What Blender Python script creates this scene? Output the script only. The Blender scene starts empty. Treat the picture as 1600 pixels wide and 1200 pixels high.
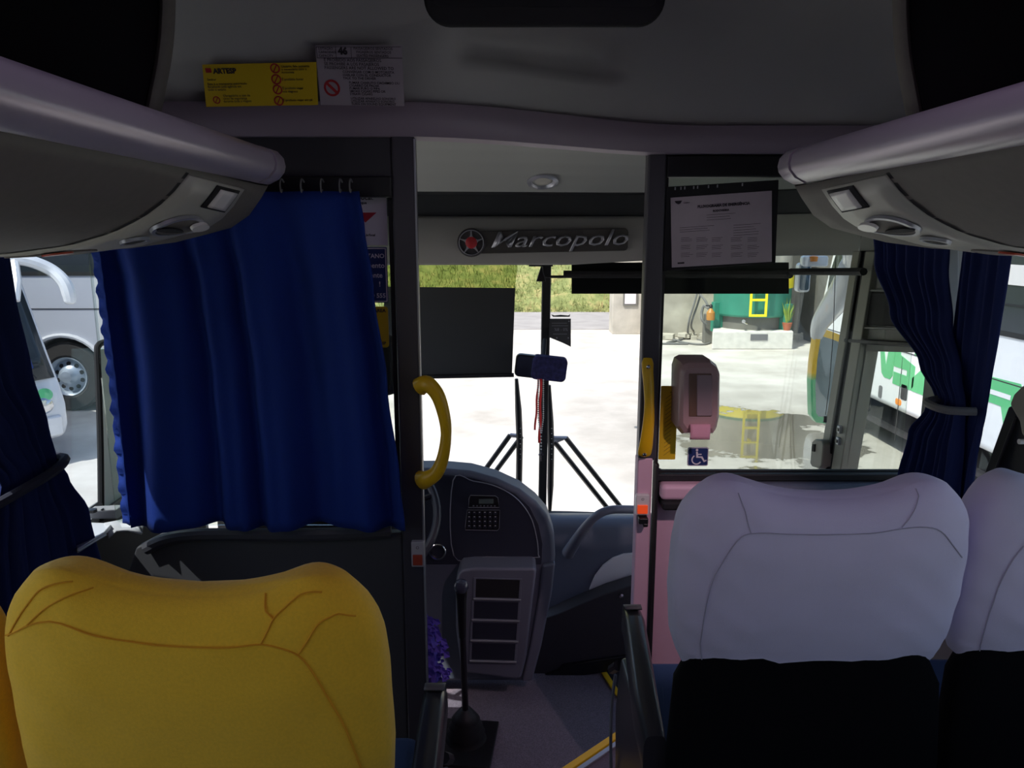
import bpy, bmesh, math, random
from mathutils import Vector, Matrix
random.seed(7)
V = Vector
PI = math.pi
sc = bpy.context.scene
C = sc.collection

# ------------------------------------------------------------------ camera
F = 1200.0
PITCH = math.radians(11.08)
EYE = V((0.0, 0.0, 1.5))
cam = bpy.data.cameras.new('camera')
cam.sensor_width = 36.0
cam.lens = 36.0 * F / 1600.0
cam.clip_start = 0.02
cam.clip_end = 500
co = bpy.data.objects.new('camera', cam)
C.objects.link(co)
co.location = EYE
co.rotation_euler = (PI / 2 - PITCH, 0, 0)
sc.camera = co

# ------------------------------------------------------------------ light
w = bpy.data.worlds.new('sky')
sc.world = w
w.use_nodes = True
nt = w.node_tree
bg = nt.nodes['Background']
sky = nt.nodes.new('ShaderNodeTexSky')
sky.sky_type = 'NISHITA'
sky.sun_disc = False
sky.sun_elevation = math.radians(56)
sky.sun_rotation = math.radians(-129)
sky.air_density = 1.0
sky.dust_density = 2.0
nt.links.new(sky.outputs[0], bg.inputs[0])
bg.inputs[1].default_value = 0.22
SUNDIR = V((-0.52, -0.42, 1.0)).normalized()
sl = bpy.data.lights.new('sun', 'SUN')
sl.energy = 5.4
sl.angle = math.radians(0.6)
sl.color = (1.0, 0.95, 0.88)
so = bpy.data.objects.new('sun', sl)
C.objects.link(so)
so.rotation_euler = SUNDIR.to_track_quat('Z', 'Y').to_euler()
so.location = (0, 0, 20)

def area(name, loc, rot, sx, sy, e, col):
    l = bpy.data.lights.new(name, 'AREA')
    l.shape = 'RECTANGLE'
    l.size = sx; l.size_y = sy; l.energy = e; l.color = col
    o = bpy.data.objects.new(name, l)
    C.objects.link(o)
    o.location = loc; o.rotation_euler = rot
    return o
# the cabin's own mauve ceiling strip lamps, behind the photographer
area('cabin_strip_lamp', (-0.22, -0.2, 2.03), (0, 0, 0), 0.05, 2.6, 0.9, (0.78, 0.58, 1.0))
area('cabin_strip_lamp', (0.34, -0.2, 2.03), (0, 0, 0), 0.05, 2.6, 1.6, (0.85, 0.58, 1.0))
# pink fill spot added under the right rack to brighten the entry partition
sp_ = bpy.data.lights.new('pink_fill_spot', 'SPOT')
sp_.energy = 17.0; sp_.color = (1.0, 0.70, 0.78); sp_.spot_size = math.radians(52); sp_.spot_blend = 0.6; sp_.shadow_soft_size = 0.015
spo = bpy.data.objects.new('pink_fill_spot', sp_); C.objects.link(spo)
spo.location = (0.735, 1.34, 1.46)
spo.rotation_euler = (V((0.46, 2.30, 0.30)) - V(spo.location)).to_track_quat('-Z', 'Y').to_euler()

sc.view_settings.view_transform = 'Standard'
sc.view_settings.look = 'None'
sc.view_settings.exposure = 0.0
sc.view_settings.gamma = 1.0
sc.view_settings.use_curve_mapping = False
sc.cycles.max_bounces = 10
sc.cycles.diffuse_bounces = 5
sc.cycles.transparent_max_bounces = 24
sc.cycles.sample_clamp_indirect = 6

# ------------------------------------------------------------------ helpers
cp, sp = math.cos(PITCH), math.sin(PITCH)
def ray(u, v):
    a = (u - 800) / F; b = (600 - v) / F
    return V((a, cp + b * sp, -sp + b * cp))
def P(u, v, Y):
    d = ray(u, v); return EYE + d * (Y / d.y)
def PX(u, v, x):
    d = ray(u, v); return EYE + d * (x / d.x)
def PZ(u, v, z):
    d = ray(u, v); return EYE + d * ((z - EYE.z) / d.z)
def lerp(a, b, t): return a + (b - a) * t
def smooth(a, b, x):
    t = max(0.0, min(1.0, (x - a) / (b - a))); return t * t * (3 - 2 * t)
def interp(tab, x):
    if x <= tab[0][0]: return tab[0][1]
    for (a, fa), (b, fb) in zip(tab, tab[1:]):
        if x <= b: return lerp(fa, fb, (x - a) / (b - a))
    return tab[-1][1]

ORG = {}
def thing(name, label, cat, loc=(0, 0, 0), group=None):
    o = bpy.data.objects.new(name, None)
    o.empty_display_size = 0.05
    C.objects.link(o)
    o.location = loc
    ORG[o.name] = V(loc)
    o['label'] = label; o['category'] = cat; o['kind'] = 'thing'
    if group: o['group'] = group
    return o
def tag(o, label, cat, group=None, kind='thing'):
    o['label'] = label; o['category'] = cat; o['kind'] = kind
    if group: o['group'] = group
    return o
def struct(o, label=None, cat=None):
    o['kind'] = 'structure'
    if label: o['label'] = label
    if cat: o['category'] = cat
    return o
def frame(c, ux, uy):
    ux = V(ux).normalized(); uy = V(uy); uy = (uy - ux * uy.dot(ux)).normalized(); n = ux.cross(uy)
    m = Matrix((ux, uy, n)).transposed().to_4x4(); m.translation = V(c)
    return m
_txt = {}
def text_mesh(s, size, font_shear=0.0, bold=0.0):
    k = (s, size, font_shear, bold)
    if k not in _txt:
        cu = bpy.data.curves.new('t', 'FONT')
        cu.body = s; cu.size = size; cu.shear = font_shear; cu.offset = bold
        cu.resolution_u = 2
        o = bpy.data.objects.new('t', cu)
        C.objects.link(o)
        dg = bpy.context.evaluated_depsgraph_get()
        me = bpy.data.meshes.new_from_object(o.evaluated_get(dg))
        bpy.data.objects.remove(o)
        _txt[k] = me
    return _txt[k]

class MB:
    def __init__(self): self.bm = bmesh.new()
    def poly(self, pts):
        return self.bm.faces.new([self.bm.verts.new(p) for p in pts])
    def box(self, c, s, m=None):
        c = V(c); hx, hy, hz = s[0] / 2, s[1] / 2, s[2] / 2
        vs = []
        for x in (-hx, hx):
            for y in (-hy, hy):
                for z in (-hz, hz):
                    p = V((x, y, z))
                    if m is not None: p = m @ p
                    vs.append(self.bm.verts.new(c + p))
        for f in ((0, 1, 3, 2), (4, 6, 7, 5), (0, 4, 5, 1), (2, 3, 7, 6), (0, 2, 6, 4), (1, 5, 7, 3)):
            self.bm.faces.new([vs[i] for i in f])
        return self
    def prism(self, pts, vec):
        vec = V(vec); n = len(pts)
        a = [self.bm.verts.new(V(p)) for p in pts]
        b = [self.bm.verts.new(V(p) + vec) for p in pts]
        self.bm.faces.new(a); self.bm.faces.new(b[::-1])
        for i in range(n):
            self.bm.faces.new([a[i], b[i], b[(i + 1) % n], a[(i + 1) % n]])
        return self
    def plate(self, M, pts2, t):
        """2-D outline in frame M, thickness t going towards -normal"""
        return self.prism([M @ V((x, y, 0)) for x, y in pts2], -(M.to_3x3() @ V((0, 0, 1))) * t)
    def ring(self, M, outer, inner, t):
        n = len(outer); k = V((0, 0, -t))
        o1 = [self.bm.verts.new(M @ V((x, y, 0))) for x, y in outer]
        i1 = [self.bm.verts.new(M @ V((x, y, 0))) for x, y in inner]
        o2 = [self.bm.verts.new(M @ (V((x, y, 0)) + k)) for x, y in outer]
        i2 = [self.bm.verts.new(M @ (V((x, y, 0)) + k)) for x, y in inner]
        for i in range(n):
            j = (i + 1) % n
            self.bm.faces.new([o1[i], o1[j], i1[j], i1[i]])
            self.bm.faces.new([o2[j], o2[i], i2[i], i2[j]])
            self.bm.faces.new([o1[j], o1[i], o2[i], o2[j]])
            self.bm.faces.new([i1[i], i1[j], i2[j], i2[i]])
        return self
    def tube(self, path, r, n=10, closed=False, flat=1.0, up=None):
        path = [V(p) for p in path]; m = len(path)
        rs = r if isinstance(r, (list, tuple)) else [r] * m
        rings = []; prev = None
        for i, p in enumerate(path):
            if closed: t = path[(i + 1) % m] - path[i - 1]
            else: t = path[min(i + 1, m - 1)] - path[max(i - 1, 0)]
            t.normalize()
            if up is not None: ref = V(up)
            elif prev is not None: ref = prev
            else: ref = V((0, 0, 1)) if abs(t.z) < 0.9 else V((1, 0, 0))
            a = (ref - t * ref.dot(t))
            if a.length < 1e-6: a = V((1, 0, 0)) - t * t.x
            a.normalize(); b = t.cross(a); prev = a
            rings.append([self.bm.verts.new(p + a * math.cos(2 * PI * k / n) * rs[i] * flat + b * math.sin(2 * PI * k / n) * rs[i]) for k in range(n)])
        for i in range(m if closed else m - 1):
            A, B = rings[i], rings[(i + 1) % m]
            for k in range(n):
                self.bm.faces.new([A[k], A[(k + 1) % n], B[(k + 1) % n], B[k]])
        if not closed:
            self.bm.faces.new(rings[0][::-1]); self.bm.faces.new(rings[-1])
        return self
    def lathe(self, M, prof, n=24, cap=True):
        """prof: (r, h) along frame normal"""
        rings = []
        for r, h in prof:
            rings.append([self.bm.verts.new(M @ V((math.cos(2 * PI * k / n) * r, math.sin(2 * PI * k / n) * r, h))) for k in range(n)])
        for A, B in zip(rings, rings[1:]):
            for k in range(n):
                self.bm.faces.new([A[k], A[(k + 1) % n], B[(k + 1) % n], B[k]])
        if cap:
            self.bm.faces.new(rings[0][::-1]); self.bm.faces.new(rings[-1])
        return self
    def sheet(self, rows, closed=False):
        vs = [[self.bm.verts.new(V(p)) for p in r] for r in rows]
        for A, B in zip(vs, vs[1:]):
            n = len(A)
            for k in range(n if closed else n - 1):
                self.bm.faces.new([A[k], A[(k + 1) % n], B[(k + 1) % n], B[k]])
        return vs
    def text(self, M, s, size, shear=0.0, t=0.0, bold=0.0):
        me = text_mesh(s, size, shear, bold).copy()
        me.transform(M)
        n0 = len(self.bm.faces)
        self.bm.from_mesh(me)
        bpy.data.meshes.remove(me)
        if t:
            self.bm.faces.ensure_lookup_table()
            fs = self.bm.faces[n0:]
            r = bmesh.ops.extrude_face_region(self.bm, geom=list(fs))
            k = (M.to_3x3() @ V((0, 0, 1))) * t
            bmesh.ops.translate(self.bm, vec=k, verts=[e for e in r['geom'] if isinstance(e, bmesh.types.BMVert)])
        return self
    def build(self, name, mat, parent=None, smooth=False, bevel=0.0, seg=2, solid=0.0, sub=0, angle=35, xf=None):
        bm = self.bm
        if xf is not None: bmesh.ops.transform(bm, matrix=xf, verts=bm.verts)
        bmesh.ops.recalc_face_normals(bm, faces=bm.faces)
        org = ORG[parent.name] if parent is not None else V((0, 0, 0))
        if parent is None and len(bm.verts):
            xs = [v.co.x for v in bm.verts]; ys = [v.co.y for v in bm.verts]; zs = [v.co.z for v in bm.verts]
            org = V(((min(xs) + max(xs)) / 2, (min(ys) + max(ys)) / 2, min(zs)))
        bmesh.ops.translate(bm, vec=-org, verts=bm.verts)
        if smooth:
            for f in bm.faces: f.smooth = True
            for e in bm.edges:
                if len(e.link_faces) == 2 and e.calc_face_angle(0) > math.radians(angle): e.smooth = False
        me = bpy.data.meshes.new(name)
        bm.to_mesh(me); bm.free()
        o = bpy.data.objects.new(name, me)
        C.objects.link(o)
        me.materials.append(mat)
        ORG[o.name] = org
        if parent is not None: o.parent = parent
        else: o.location = org
        if solid:
            md = o.modifiers.new('s', 'SOLIDIFY'); md.thickness = solid; md.offset = 0
        if bevel:
            md = o.modifiers.new('b', 'BEVEL'); md.width = bevel; md.segments = seg; md.limit_method = 'ANGLE'; md.angle_limit = math.radians(40)
            if not smooth:
                for f in me.polygons: f.use_smooth = True
                md.harden_normals = True
        if sub:
            md = o.modifiers.new('u', 'SUBSURF'); md.levels = sub; md.render_levels = sub
        return o

def rr(w, h, r, n=5, cx=0, cy=0):
    pts = []
    for (sx, sy, a0) in ((1, 1, 0), (-1, 1, 90), (-1, -1, 180), (1, -1, 270)):
        for k in range(n + 1):
            a = math.radians(a0 + 90 * k / n)
            pts.append((cx + sx * (w / 2 - r) + r * math.cos(a), cy + sy * (h / 2 - r) + r * math.sin(a)))
    return pts
def circ(r, n=28, cx=0, cy=0): return [(cx + r * math.cos(2 * PI * k / n), cy + r * math.sin(2 * PI * k / n)) for k in range(n)]
def spline(pts, n=8, closed=False):
    pts = [V(p) for p in pts]; out = []; m = len(pts)
    rng = range(m) if closed else range(m - 1)
    for i in rng:
        if closed: p0, p1, p2, p3 = pts[i - 1], pts[i], pts[(i + 1) % m], pts[(i + 2) % m]
        else: p0, p1, p2, p3 = pts[max(i - 1, 0)], pts[i], pts[i + 1], pts[min(i + 2, m - 1)]
        for k in range(n):
            t = k / n
            out.append(0.5 * ((2 * p1) + (p2 - p0) * t + (2 * p0 - 5 * p1 + 4 * p2 - p3) * t * t + (3 * p1 - p0 - 3 * p2 + p3) * t ** 3))
    if not closed: out.append(pts[-1])
    return out

# ------------------------------------------------------------------ materials
def mat(name, col, rough=0.6, metal=0.0, noise=0.0, nscale=40, bump=0.0, bscale=200, spec=0.5, coat=0.0, sheen=0.0, trans=0.0):
    m = bpy.data.materials.new(name); m.use_nodes = True
    n = m.node_tree.nodes; l = m.node_tree.links
    b = n['Principled BSDF']
    b.inputs['Base Color'].default_value = (*col, 1)
    b.inputs['Roughness'].default_value = rough
    b.inputs['Metallic'].default_value = metal
    b.inputs['Specular IOR Level'].default_value = spec
    b.inputs['Coat Weight'].default_value = coat
    b.inputs['Sheen Weight'].default_value = sheen
    tc = n.new('ShaderNodeTexCoord')
    if noise:
        t = n.new('ShaderNodeTexNoise'); t.inputs['Scale'].default_value = nscale; t.inputs['Detail'].default_value = 6
        l.new(tc.outputs['Object'], t.inputs['Vector'])
        r = n.new('ShaderNodeValToRGB')
        r.color_ramp.elements[0].position = 0.3; r.color_ramp.elements[1].position = 0.7
        r.color_ramp.elements[0].color = (*[c * (1 - noise) for c in col], 1)
        r.color_ramp.elements[1].color = (*[min(1, c * (1 + noise)) for c in col], 1)
        l.new(t.outputs['Fac'], r.inputs['Fac']); l.new(r.outputs['Color'], b.inputs['Base Color'])
    if bump:
        t2 = n.new('ShaderNodeTexNoise'); t2.inputs['Scale'].default_value = bscale; t2.inputs['Detail'].default_value = 4
        l.new(tc.outputs['Object'], t2.inputs['Vector'])
        bp = n.new('ShaderNodeBump'); bp.inputs['Strength'].default_value = bump; bp.inputs['Distance'].default_value = 0.01
        l.new(t2.outputs['Fac'], bp.inputs['Height']); l.new(bp.outputs['Normal'], b.inputs['Normal'])
    if trans:
        tr = n.new('ShaderNodeBsdfTranslucent'); tr.inputs['Color'].default_value = (*col, 1)
        mx = n.new('ShaderNodeMixShader'); mx.inputs[0].default_value = trans
        out = n['Material Output']
        l.new(b.outputs[0], mx.inputs[1]); l.new(tr.outputs[0], mx.inputs[2]); l.new(mx.outputs[0], out.inputs[0])
    return m
def glass(name, tint, gloss=0.06, rough=0.0, dirt=0.0):
    m = bpy.data.materials.new(name); m.use_nodes = True
    n = m.node_tree.nodes; l = m.node_tree.links
    n.remove(n['Principled BSDF'])
    t = n.new('ShaderNodeBsdfTransparent'); t.inputs[0].default_value = (*tint, 1)
    g = n.new('ShaderNodeBsdfGlossy'); g.inputs['Roughness'].default_value = rough; g.inputs['Color'].default_value = (0.9, 0.95, 1, 1)
    f = n.new('ShaderNodeFresnel'); f.inputs[0].default_value = 1.35
    ml = n.new('ShaderNodeMath'); ml.operation = 'MULTIPLY'; ml.inputs[1].default_value = gloss * 14
    l.new(f.outputs[0], ml.inputs[0])
    mx = n.new('ShaderNodeMixShader'); l.new(ml.outputs[0], mx.inputs[0])
    l.new(t.outputs[0], mx.inputs[1]); l.new(g.outputs[0], mx.inputs[2])
    last = mx
    if dirt:
        d = n.new('ShaderNodeBsdfDiffuse'); d.inputs[0].default_value = (0.6, 0.6, 0.55, 1)
        m2 = n.new('ShaderNodeMixShader'); m2.inputs[0].default_value = dirt
        l.new(mx.outputs[0], m2.inputs[1]); l.new(d.outputs[0], m2.inputs[2]); last = m2
    l.new(last.outputs[0], n['Material Output'].inputs[0])
    return m
def emis(name, col, s):
    m = bpy.data.materials.new(name); m.use_nodes = True
    b = m.node_tree.nodes['Principled BSDF']
    b.inputs['Base Color'].default_value = (*col, 1)
    b.inputs['Emission Color'].default_value = (*col, 1); b.inputs['Emission Strength'].default_value = s
    return m

M = {}
M['dkgrey'] = mat('charcoal_laminate', (0.045, 0.045, 0.055), 0.45, noise=0.08, nscale=8)
M['post'] = mat('anodised_post', (0.075, 0.07, 0.085), 0.4, metal=0.3)
M['black'] = mat('black_plastic', (0.012, 0.012, 0.014), 0.35)
M['blackmat'] = mat('matt_black', (0.01, 0.01, 0.012), 0.8)
M['rubber'] = mat('rubber_seal', (0.012, 0.012, 0.014), 0.6)
M['ceil'] = mat('ceiling_moulding', (0.45, 0.43, 0.43), 0.5, noise=0.03, nscale=5, bump=0.05, bscale=300)
M['beam'] = mat('header_moulding', (0.29, 0.23, 0.29), 0.5)
M['frontceil'] = mat('front_ceiling_lining', (0.32, 0.33, 0.31), 0.6)
M['frontbeam'] = mat('destination_beam', (0.33, 0.32, 0.30), 0.55)
M['rackrail'] = mat('rack_rail_silver', (0.42, 0.37, 0.44), 0.28, metal=0.25)
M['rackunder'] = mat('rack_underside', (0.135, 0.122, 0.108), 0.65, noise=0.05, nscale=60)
M['service'] = mat('service_panel_grey', (0.42, 0.41, 0.36), 0.4)
M['lens'] = mat('frosted_lens', (0.75, 0.72, 0.70), 0.25)
M['chrome'] = mat('chrome', (0.7, 0.7, 0.72), 0.18, metal=1.0)
M['silver'] = mat('silver_trim', (0.45, 0.46, 0.5), 0.35, metal=0.6)
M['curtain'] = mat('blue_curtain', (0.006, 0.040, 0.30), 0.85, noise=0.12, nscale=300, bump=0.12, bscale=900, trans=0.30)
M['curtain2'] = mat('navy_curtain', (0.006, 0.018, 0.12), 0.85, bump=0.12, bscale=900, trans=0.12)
M['tie'] = mat('grey_tie', (0.16, 0.16, 0.17), 0.6)
M['yellowfab'] = mat('yellow_seat_cover', (0.90, 0.54, 0.02), 0.85, noise=0.05, nscale=250, bump=0.12, bscale=700, sheen=0.2)
M['yellowseam'] = mat('yellow_seam', (0.75, 0.34, 0.01), 0.85)
M['whitefab'] = mat('white_seat_cover', (0.68, 0.64, 0.82), 0.85, noise=0.04, nscale=6, bump=0.10, bscale=700, sheen=0.2)
M['whiteseam'] = mat('white_seam', (0.42, 0.40, 0.50), 0.85)
M['seatshell'] = mat('seat_shell_black', (0.003, 0.003, 0.004), 0.85, spec=0.1)
M['bluecush'] = mat('blue_cushion', (0.02, 0.05, 0.13), 0.9, bump=0.2, bscale=500)
M['armpad'] = mat('armrest_black', (0.035, 0.035, 0.038), 0.28)
M['armtop'] = mat('armrest_cap', (0.12, 0.11, 0.11), 0.45)
M['carpet'] = mat('grey_carpet', (0.20, 0.17, 0.21), 0.95, noise=0.35, nscale=260, bump=0.5, bscale=500)
M['cabfloor'] = mat('cabin_floor', (0.12, 0.11, 0.15), 0.8, noise=0.2, nscale=200)
M['yellow'] = mat('safety_yellow', (0.80, 0.47, 0.01), 0.35)
M['yellowline'] = mat('nosing_yellow', (0.85, 0.55, 0.02), 0.5)
M['pink'] = mat('pink_lit_laminate', (0.72, 0.46, 0.56), 0.5, noise=0.05, nscale=4)  # pink light around the entry is put into this base colour
M['dash'] = mat('dash_bluegrey', (0.11, 0.125, 0.17), 0.5, bump=0.08, bscale=400)
M['dashdark'] = mat('dash_dark', (0.025, 0.028, 0.045), 0.45)
M['console'] = mat('console_grey', (0.17, 0.18, 0.23), 0.4, metal=0.15)
M['dashlight'] = mat('dash_insert', (0.82, 0.80, 0.82), 0.5)
M['lowdark'] = mat('lower_trim', (0.04, 0.036, 0.042), 0.6)
M['wallin'] = mat('wall_trim_grey', (0.22, 0.22, 0.21), 0.55)
M['pillar'] = mat('door_pillar_grey', (0.27, 0.26, 0.22), 0.5)
M['ledge'] = mat('pale_ledge', (0.55, 0.56, 0.58), 0.4)
M['palepanel'] = mat('pale_panel', (0.42, 0.40, 0.42), 0.5)
M['darkfab'] = mat('roller_blind', (0.03, 0.032, 0.036), 0.7)
M['paper'] = mat('paper_mauve', (0.50, 0.42, 0.47), 0.35, noise=0.06, nscale=10)
M['ink'] = mat('ink', (0.03, 0.02, 0.03), 0.6)
M['sticky'] = mat('yellow_sticker', (0.72, 0.48, 0.01), 0.5)
M['stickw'] = mat('notice_sticker', (0.42, 0.36, 0.42), 0.5)
M['white'] = mat('white_sticker', (0.75, 0.70, 0.74), 0.5)
M['red'] = mat('red_ink', (0.45, 0.02, 0.03), 0.5)
M['stickb'] = mat('blue_sticker', (0.012, 0.03, 0.14), 0.5)
M['redlens'] = emis('call_button_lens', (1.0, 0.10, 0.02), 0.35)
M['redlens2'] = mat('call_button_dim', (0.40, 0.06, 0.03), 0.3)
M['purple'] = mat('purple_cloth', (0.14, 0.09, 0.55), 0.8)
M['mirrorcloth'] = mat('navy_cloth', (0.03, 0.03, 0.12), 0.95, noise=0.4, nscale=60, bump=0.5, bscale=200)
M['mirror'] = mat('mirror_glass', (0.35, 0.4, 0.42), 0.03, metal=1.0)
M['disp'] = mat('dispenser_plastic', (0.42, 0.27, 0.27), 0.3)
M['dispin'] = mat('dispenser_window', (0.17, 0.10, 0.07), 0.2)
M['dispr'] = mat('dispenser_roll', (0.30, 0.21, 0.23), 0.5)
M['tissue'] = mat('pink_tissue', (0.90, 0.55, 0.66), 0.8, trans=0.5)
M['windscreen'] = glass('windscreen_glass', (0.97, 0.985, 0.975), 0.006)
M['sideglass'] = glass('side_window_glass', (0.82, 0.86, 0.88), 0.004)
M['partglass'] = glass('partition_glass', (0.88, 0.92, 0.89), 0.022)
M['meshblind'] = glass('blind_film', (0.68, 0.72, 0.55), 0.01)
M['smokefilm'] = glass('smoke_film', (0.06, 0.07, 0.075), 0.03)
M['buswhite'] = mat('bus_white_paint', (0.78, 0.79, 0.82), 0.25, coat=0.5)
M['bussilver'] = mat('bus_silver_paint', (0.52, 0.54, 0.60), 0.3, coat=0.5)
M['busglass'] = mat('bus_dark_glass', (0.03, 0.038, 0.045), 0.12, spec=0.35)
M['tyre'] = mat('tyre', (0.035, 0.032, 0.03), 0.85)
M['rim'] = mat('steel_rim', (0.45, 0.52, 0.6), 0.35, metal=0.4)
M['green'] = mat('logo_green', (0.10, 0.48, 0.20), 0.35)
M['orange'] = mat('orange_lamp', (0.9, 0.28, 0.02), 0.3)
M['tank'] = mat('tank_green', (0.03, 0.22, 0.15), 0.45, noise=0.08, nscale=3)
M['ladder'] = mat('ladder_yellow', (0.9, 0.75, 0.02), 0.5)
M['conc'] = mat('rough_concrete', (0.46, 0.43, 0.37), 0.9, noise=0.22, nscale=1.6, bump=0.8, bscale=9)
M['plinth'] = mat('plinth_concrete', (0.68, 0.66, 0.62), 0.9, noise=0.12, nscale=5)
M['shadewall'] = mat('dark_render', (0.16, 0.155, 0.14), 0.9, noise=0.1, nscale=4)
M['hose'] = mat('grey_hose', (0.16, 0.16, 0.16), 0.6)
M['panelgrey'] = mat('partition_panel', (0.055, 0.055, 0.062), 0.55)
M['strap'] = mat('dark_strap', (0.03, 0.03, 0.05), 0.8)
M['leaf'] = mat('leaf_green', (0.22, 0.32, 0.05), 0.7)
M['terracotta'] = mat('terracotta', (0.4, 0.12, 0.06), 0.8)
M['bottle'] = mat('amber_bottle', (0.45, 0.2, 0.04), 0.4)
M['road'] = mat('road_asphalt', (0.36, 0.34, 0.33), 0.9, noise=0.12, nscale=1.5)
M['hull'] = mat('hull_grey', (0.10, 0.10, 0.10), 0.6)
M['teal'] = mat('pale_teal_panel', (0.55, 0.70, 0.68), 0.4)
M['beads'] = mat('rosary_beads', (0.6, 0.58, 0.55), 0.4)
M['ribbon'] = mat('red_ribbon', (0.75, 0.02, 0.02), 0.7)
M['gradmirror'] = mat('mirror_shell_paint', (0.9, 0.6, 0.0), 0.3)
# mirror shell: yellow above, green below (a paint scheme of the shell itself)
n = M['gradmirror'].node_tree.nodes; l = M['gradmirror'].node_tree.links
tc = n.new('ShaderNodeTexCoord'); sx = n.new('ShaderNodeSeparateXYZ'); l.new(tc.outputs['Generated'], sx.inputs[0])
rp = n.new('ShaderNodeValToRGB'); rp.color_ramp.elements[0].color = (0.0, 0.42, 0.12, 1); rp.color_ramp.elements[1].color = (0.95, 0.55, 0.0, 1)
rp.color_ramp.elements[0].position = 0.46; rp.color_ramp.elements[1].position = 0.54
l.new(sx.outputs['Z'], rp.inputs['Fac']); l.new(rp.outputs['Color'], n['Principled BSDF'].inputs['Base Color'])

# ================================================================== LARGE STRUCTURE
YL, YR = 1.90, 2.30                 # left and right partition planes
CX = 0.04                           # bus centreline
XL, XR = -1.17, 1.20                # inner wall faces
GZ = -1.45                          # yard level
FZ = -0.46                          # driver's floor
def Yh(x): return lerp(YL, YR, smooth(-0.28, 0.55, x))

# ---- yard, road and bank
def ground_mat():
    m = bpy.data.materials.new('yard_concrete'); m.use_nodes = True
    n = m.node_tree.nodes; l = m.node_tree.links; b = n['Principled BSDF']
    tc = n.new('ShaderNodeTexCoord')
    t = n.new('ShaderNodeTexNoise'); t.inputs['Scale'].default_value = 0.7; t.inputs['Detail'].default_value = 8; t.inputs['Roughness'].default_value = 0.6
    l.new(tc.outputs['Object'], t.inputs['Vector'])
    r = n.new('ShaderNodeValToRGB')
    r.color_ramp.elements[0].color = (0.44, 0.41, 0.37, 1); r.color_ramp.elements[0].position = 0.30
    r.color_ramp.elements[1].color = (0.66, 0.63, 0.59, 1); r.color_ramp.elements[1].position = 0.62
    l.new(t.outputs['Fac'], r.inputs['Fac'])
    # puddle of standing water: noise-edged ellipse
    mp = n.new('ShaderNodeMapping'); mp.vector_type = 'POINT'
    cx, cy = PUD
    mp.inputs['Location'].default_value = (-cx / 1.7, -cy / 2.2, 0); mp.inputs['Scale'].default_value = (1 / 1.7, 1 / 2.2, 0)
    l.new(tc.outputs['Object'], mp.inputs['Vector'])
    ln = n.new('ShaderNodeVectorMath'); ln.operation = 'LENGTH'; l.new(mp.outputs[0], ln.inputs[0])
    n2 = n.new('ShaderNodeTexNoise'); n2.inputs['Scale'].default_value = 1.1; n2.inputs['Detail'].default_value = 9; n2.inputs['Roughness'].default_value = 0.62
    l.new(tc.outputs['Object'], n2.inputs['Vector'])
    ma = n.new('ShaderNodeMath'); ma.operation = 'MULTIPLY_ADD'; ma.inputs[1].default_value = 2.2; l.new(n2.outputs['Fac'], ma.inputs[0]); l.new(ln.outputs['Value'], ma.inputs[2])
    cr = n.new('ShaderNodeValToRGB'); cr.color_ramp.elements[0].color = (1, 1, 1, 1); cr.color_ramp.elements[1].color = (0, 0, 0, 1)
    cr.color_ramp.elements[0].position = 0.56; cr.color_ramp.elements[1].position = 0.58
    dv = n.new('ShaderNodeMath'); dv.operation = 'MULTIPLY'; dv.inputs[1].default_value = 0.30; l.new(ma.outputs[0], dv.inputs[0])
    l.new(dv.outputs[0], cr.inputs['Fac'])
    damp = n.new('ShaderNodeValToRGB'); damp.color_ramp.elements[0].color = (1, 1, 1, 1); damp.color_ramp.elements[1].color = (0, 0, 0, 1)
    damp.color_ramp.elements[0].position = 0.55; damp.color_ramp.elements[1].position = 1.0
    l.new(dv.outputs[0], damp.inputs['Fac'])
    mx0 = n.new('ShaderNodeMixRGB'); mx0.inputs[2].default_value = (0.36, 0.34, 0.31, 1); l.new(damp.outputs[0], mx0.inputs[0]); l.new(r.outputs[0], mx0.inputs[1])
    mx = n.new('ShaderNodeMixRGB'); mx.inputs[2].default_value = (0.13, 0.12, 0.10, 1)
    l.new(cr.outputs[0], mx.inputs[0]); l.new(mx0.outputs[0], mx.inputs[1]); l.new(mx.outputs[0], b.inputs['Base Color'])
    mr = n.new('ShaderNodeMapRange'); mr.inputs['To Min'].default_value = 0.9; mr.inputs['To Max'].default_value = 0.03
    l.new(cr.outputs[0], mr.inputs['Value']); l.new(mr.outputs[0], b.inputs['Roughness'])
    return m
PUDC = PZ(1185, 678, GZ)
PUD = (PUDC.x, PUDC.y)
g = MB(); g.poly([(-60, -30, 0), (60, -30, 0), (60, 28, 0), (-60, 28, 0)])
o = g.build('ground', None); o.data.materials.clear(); 
for vv in o.data.vertices: vv.co += o.location
o.location = (0, 0, GZ)
for vv in o.data.vertices: vv.co.z = 0
o.data.materials.append(ground_mat()); struct(o)
g = MB(); g.box((0, 26.6, GZ + 0.005), (120, 5.4, 0.03)); struct(g.build('road', M['road']))

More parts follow.
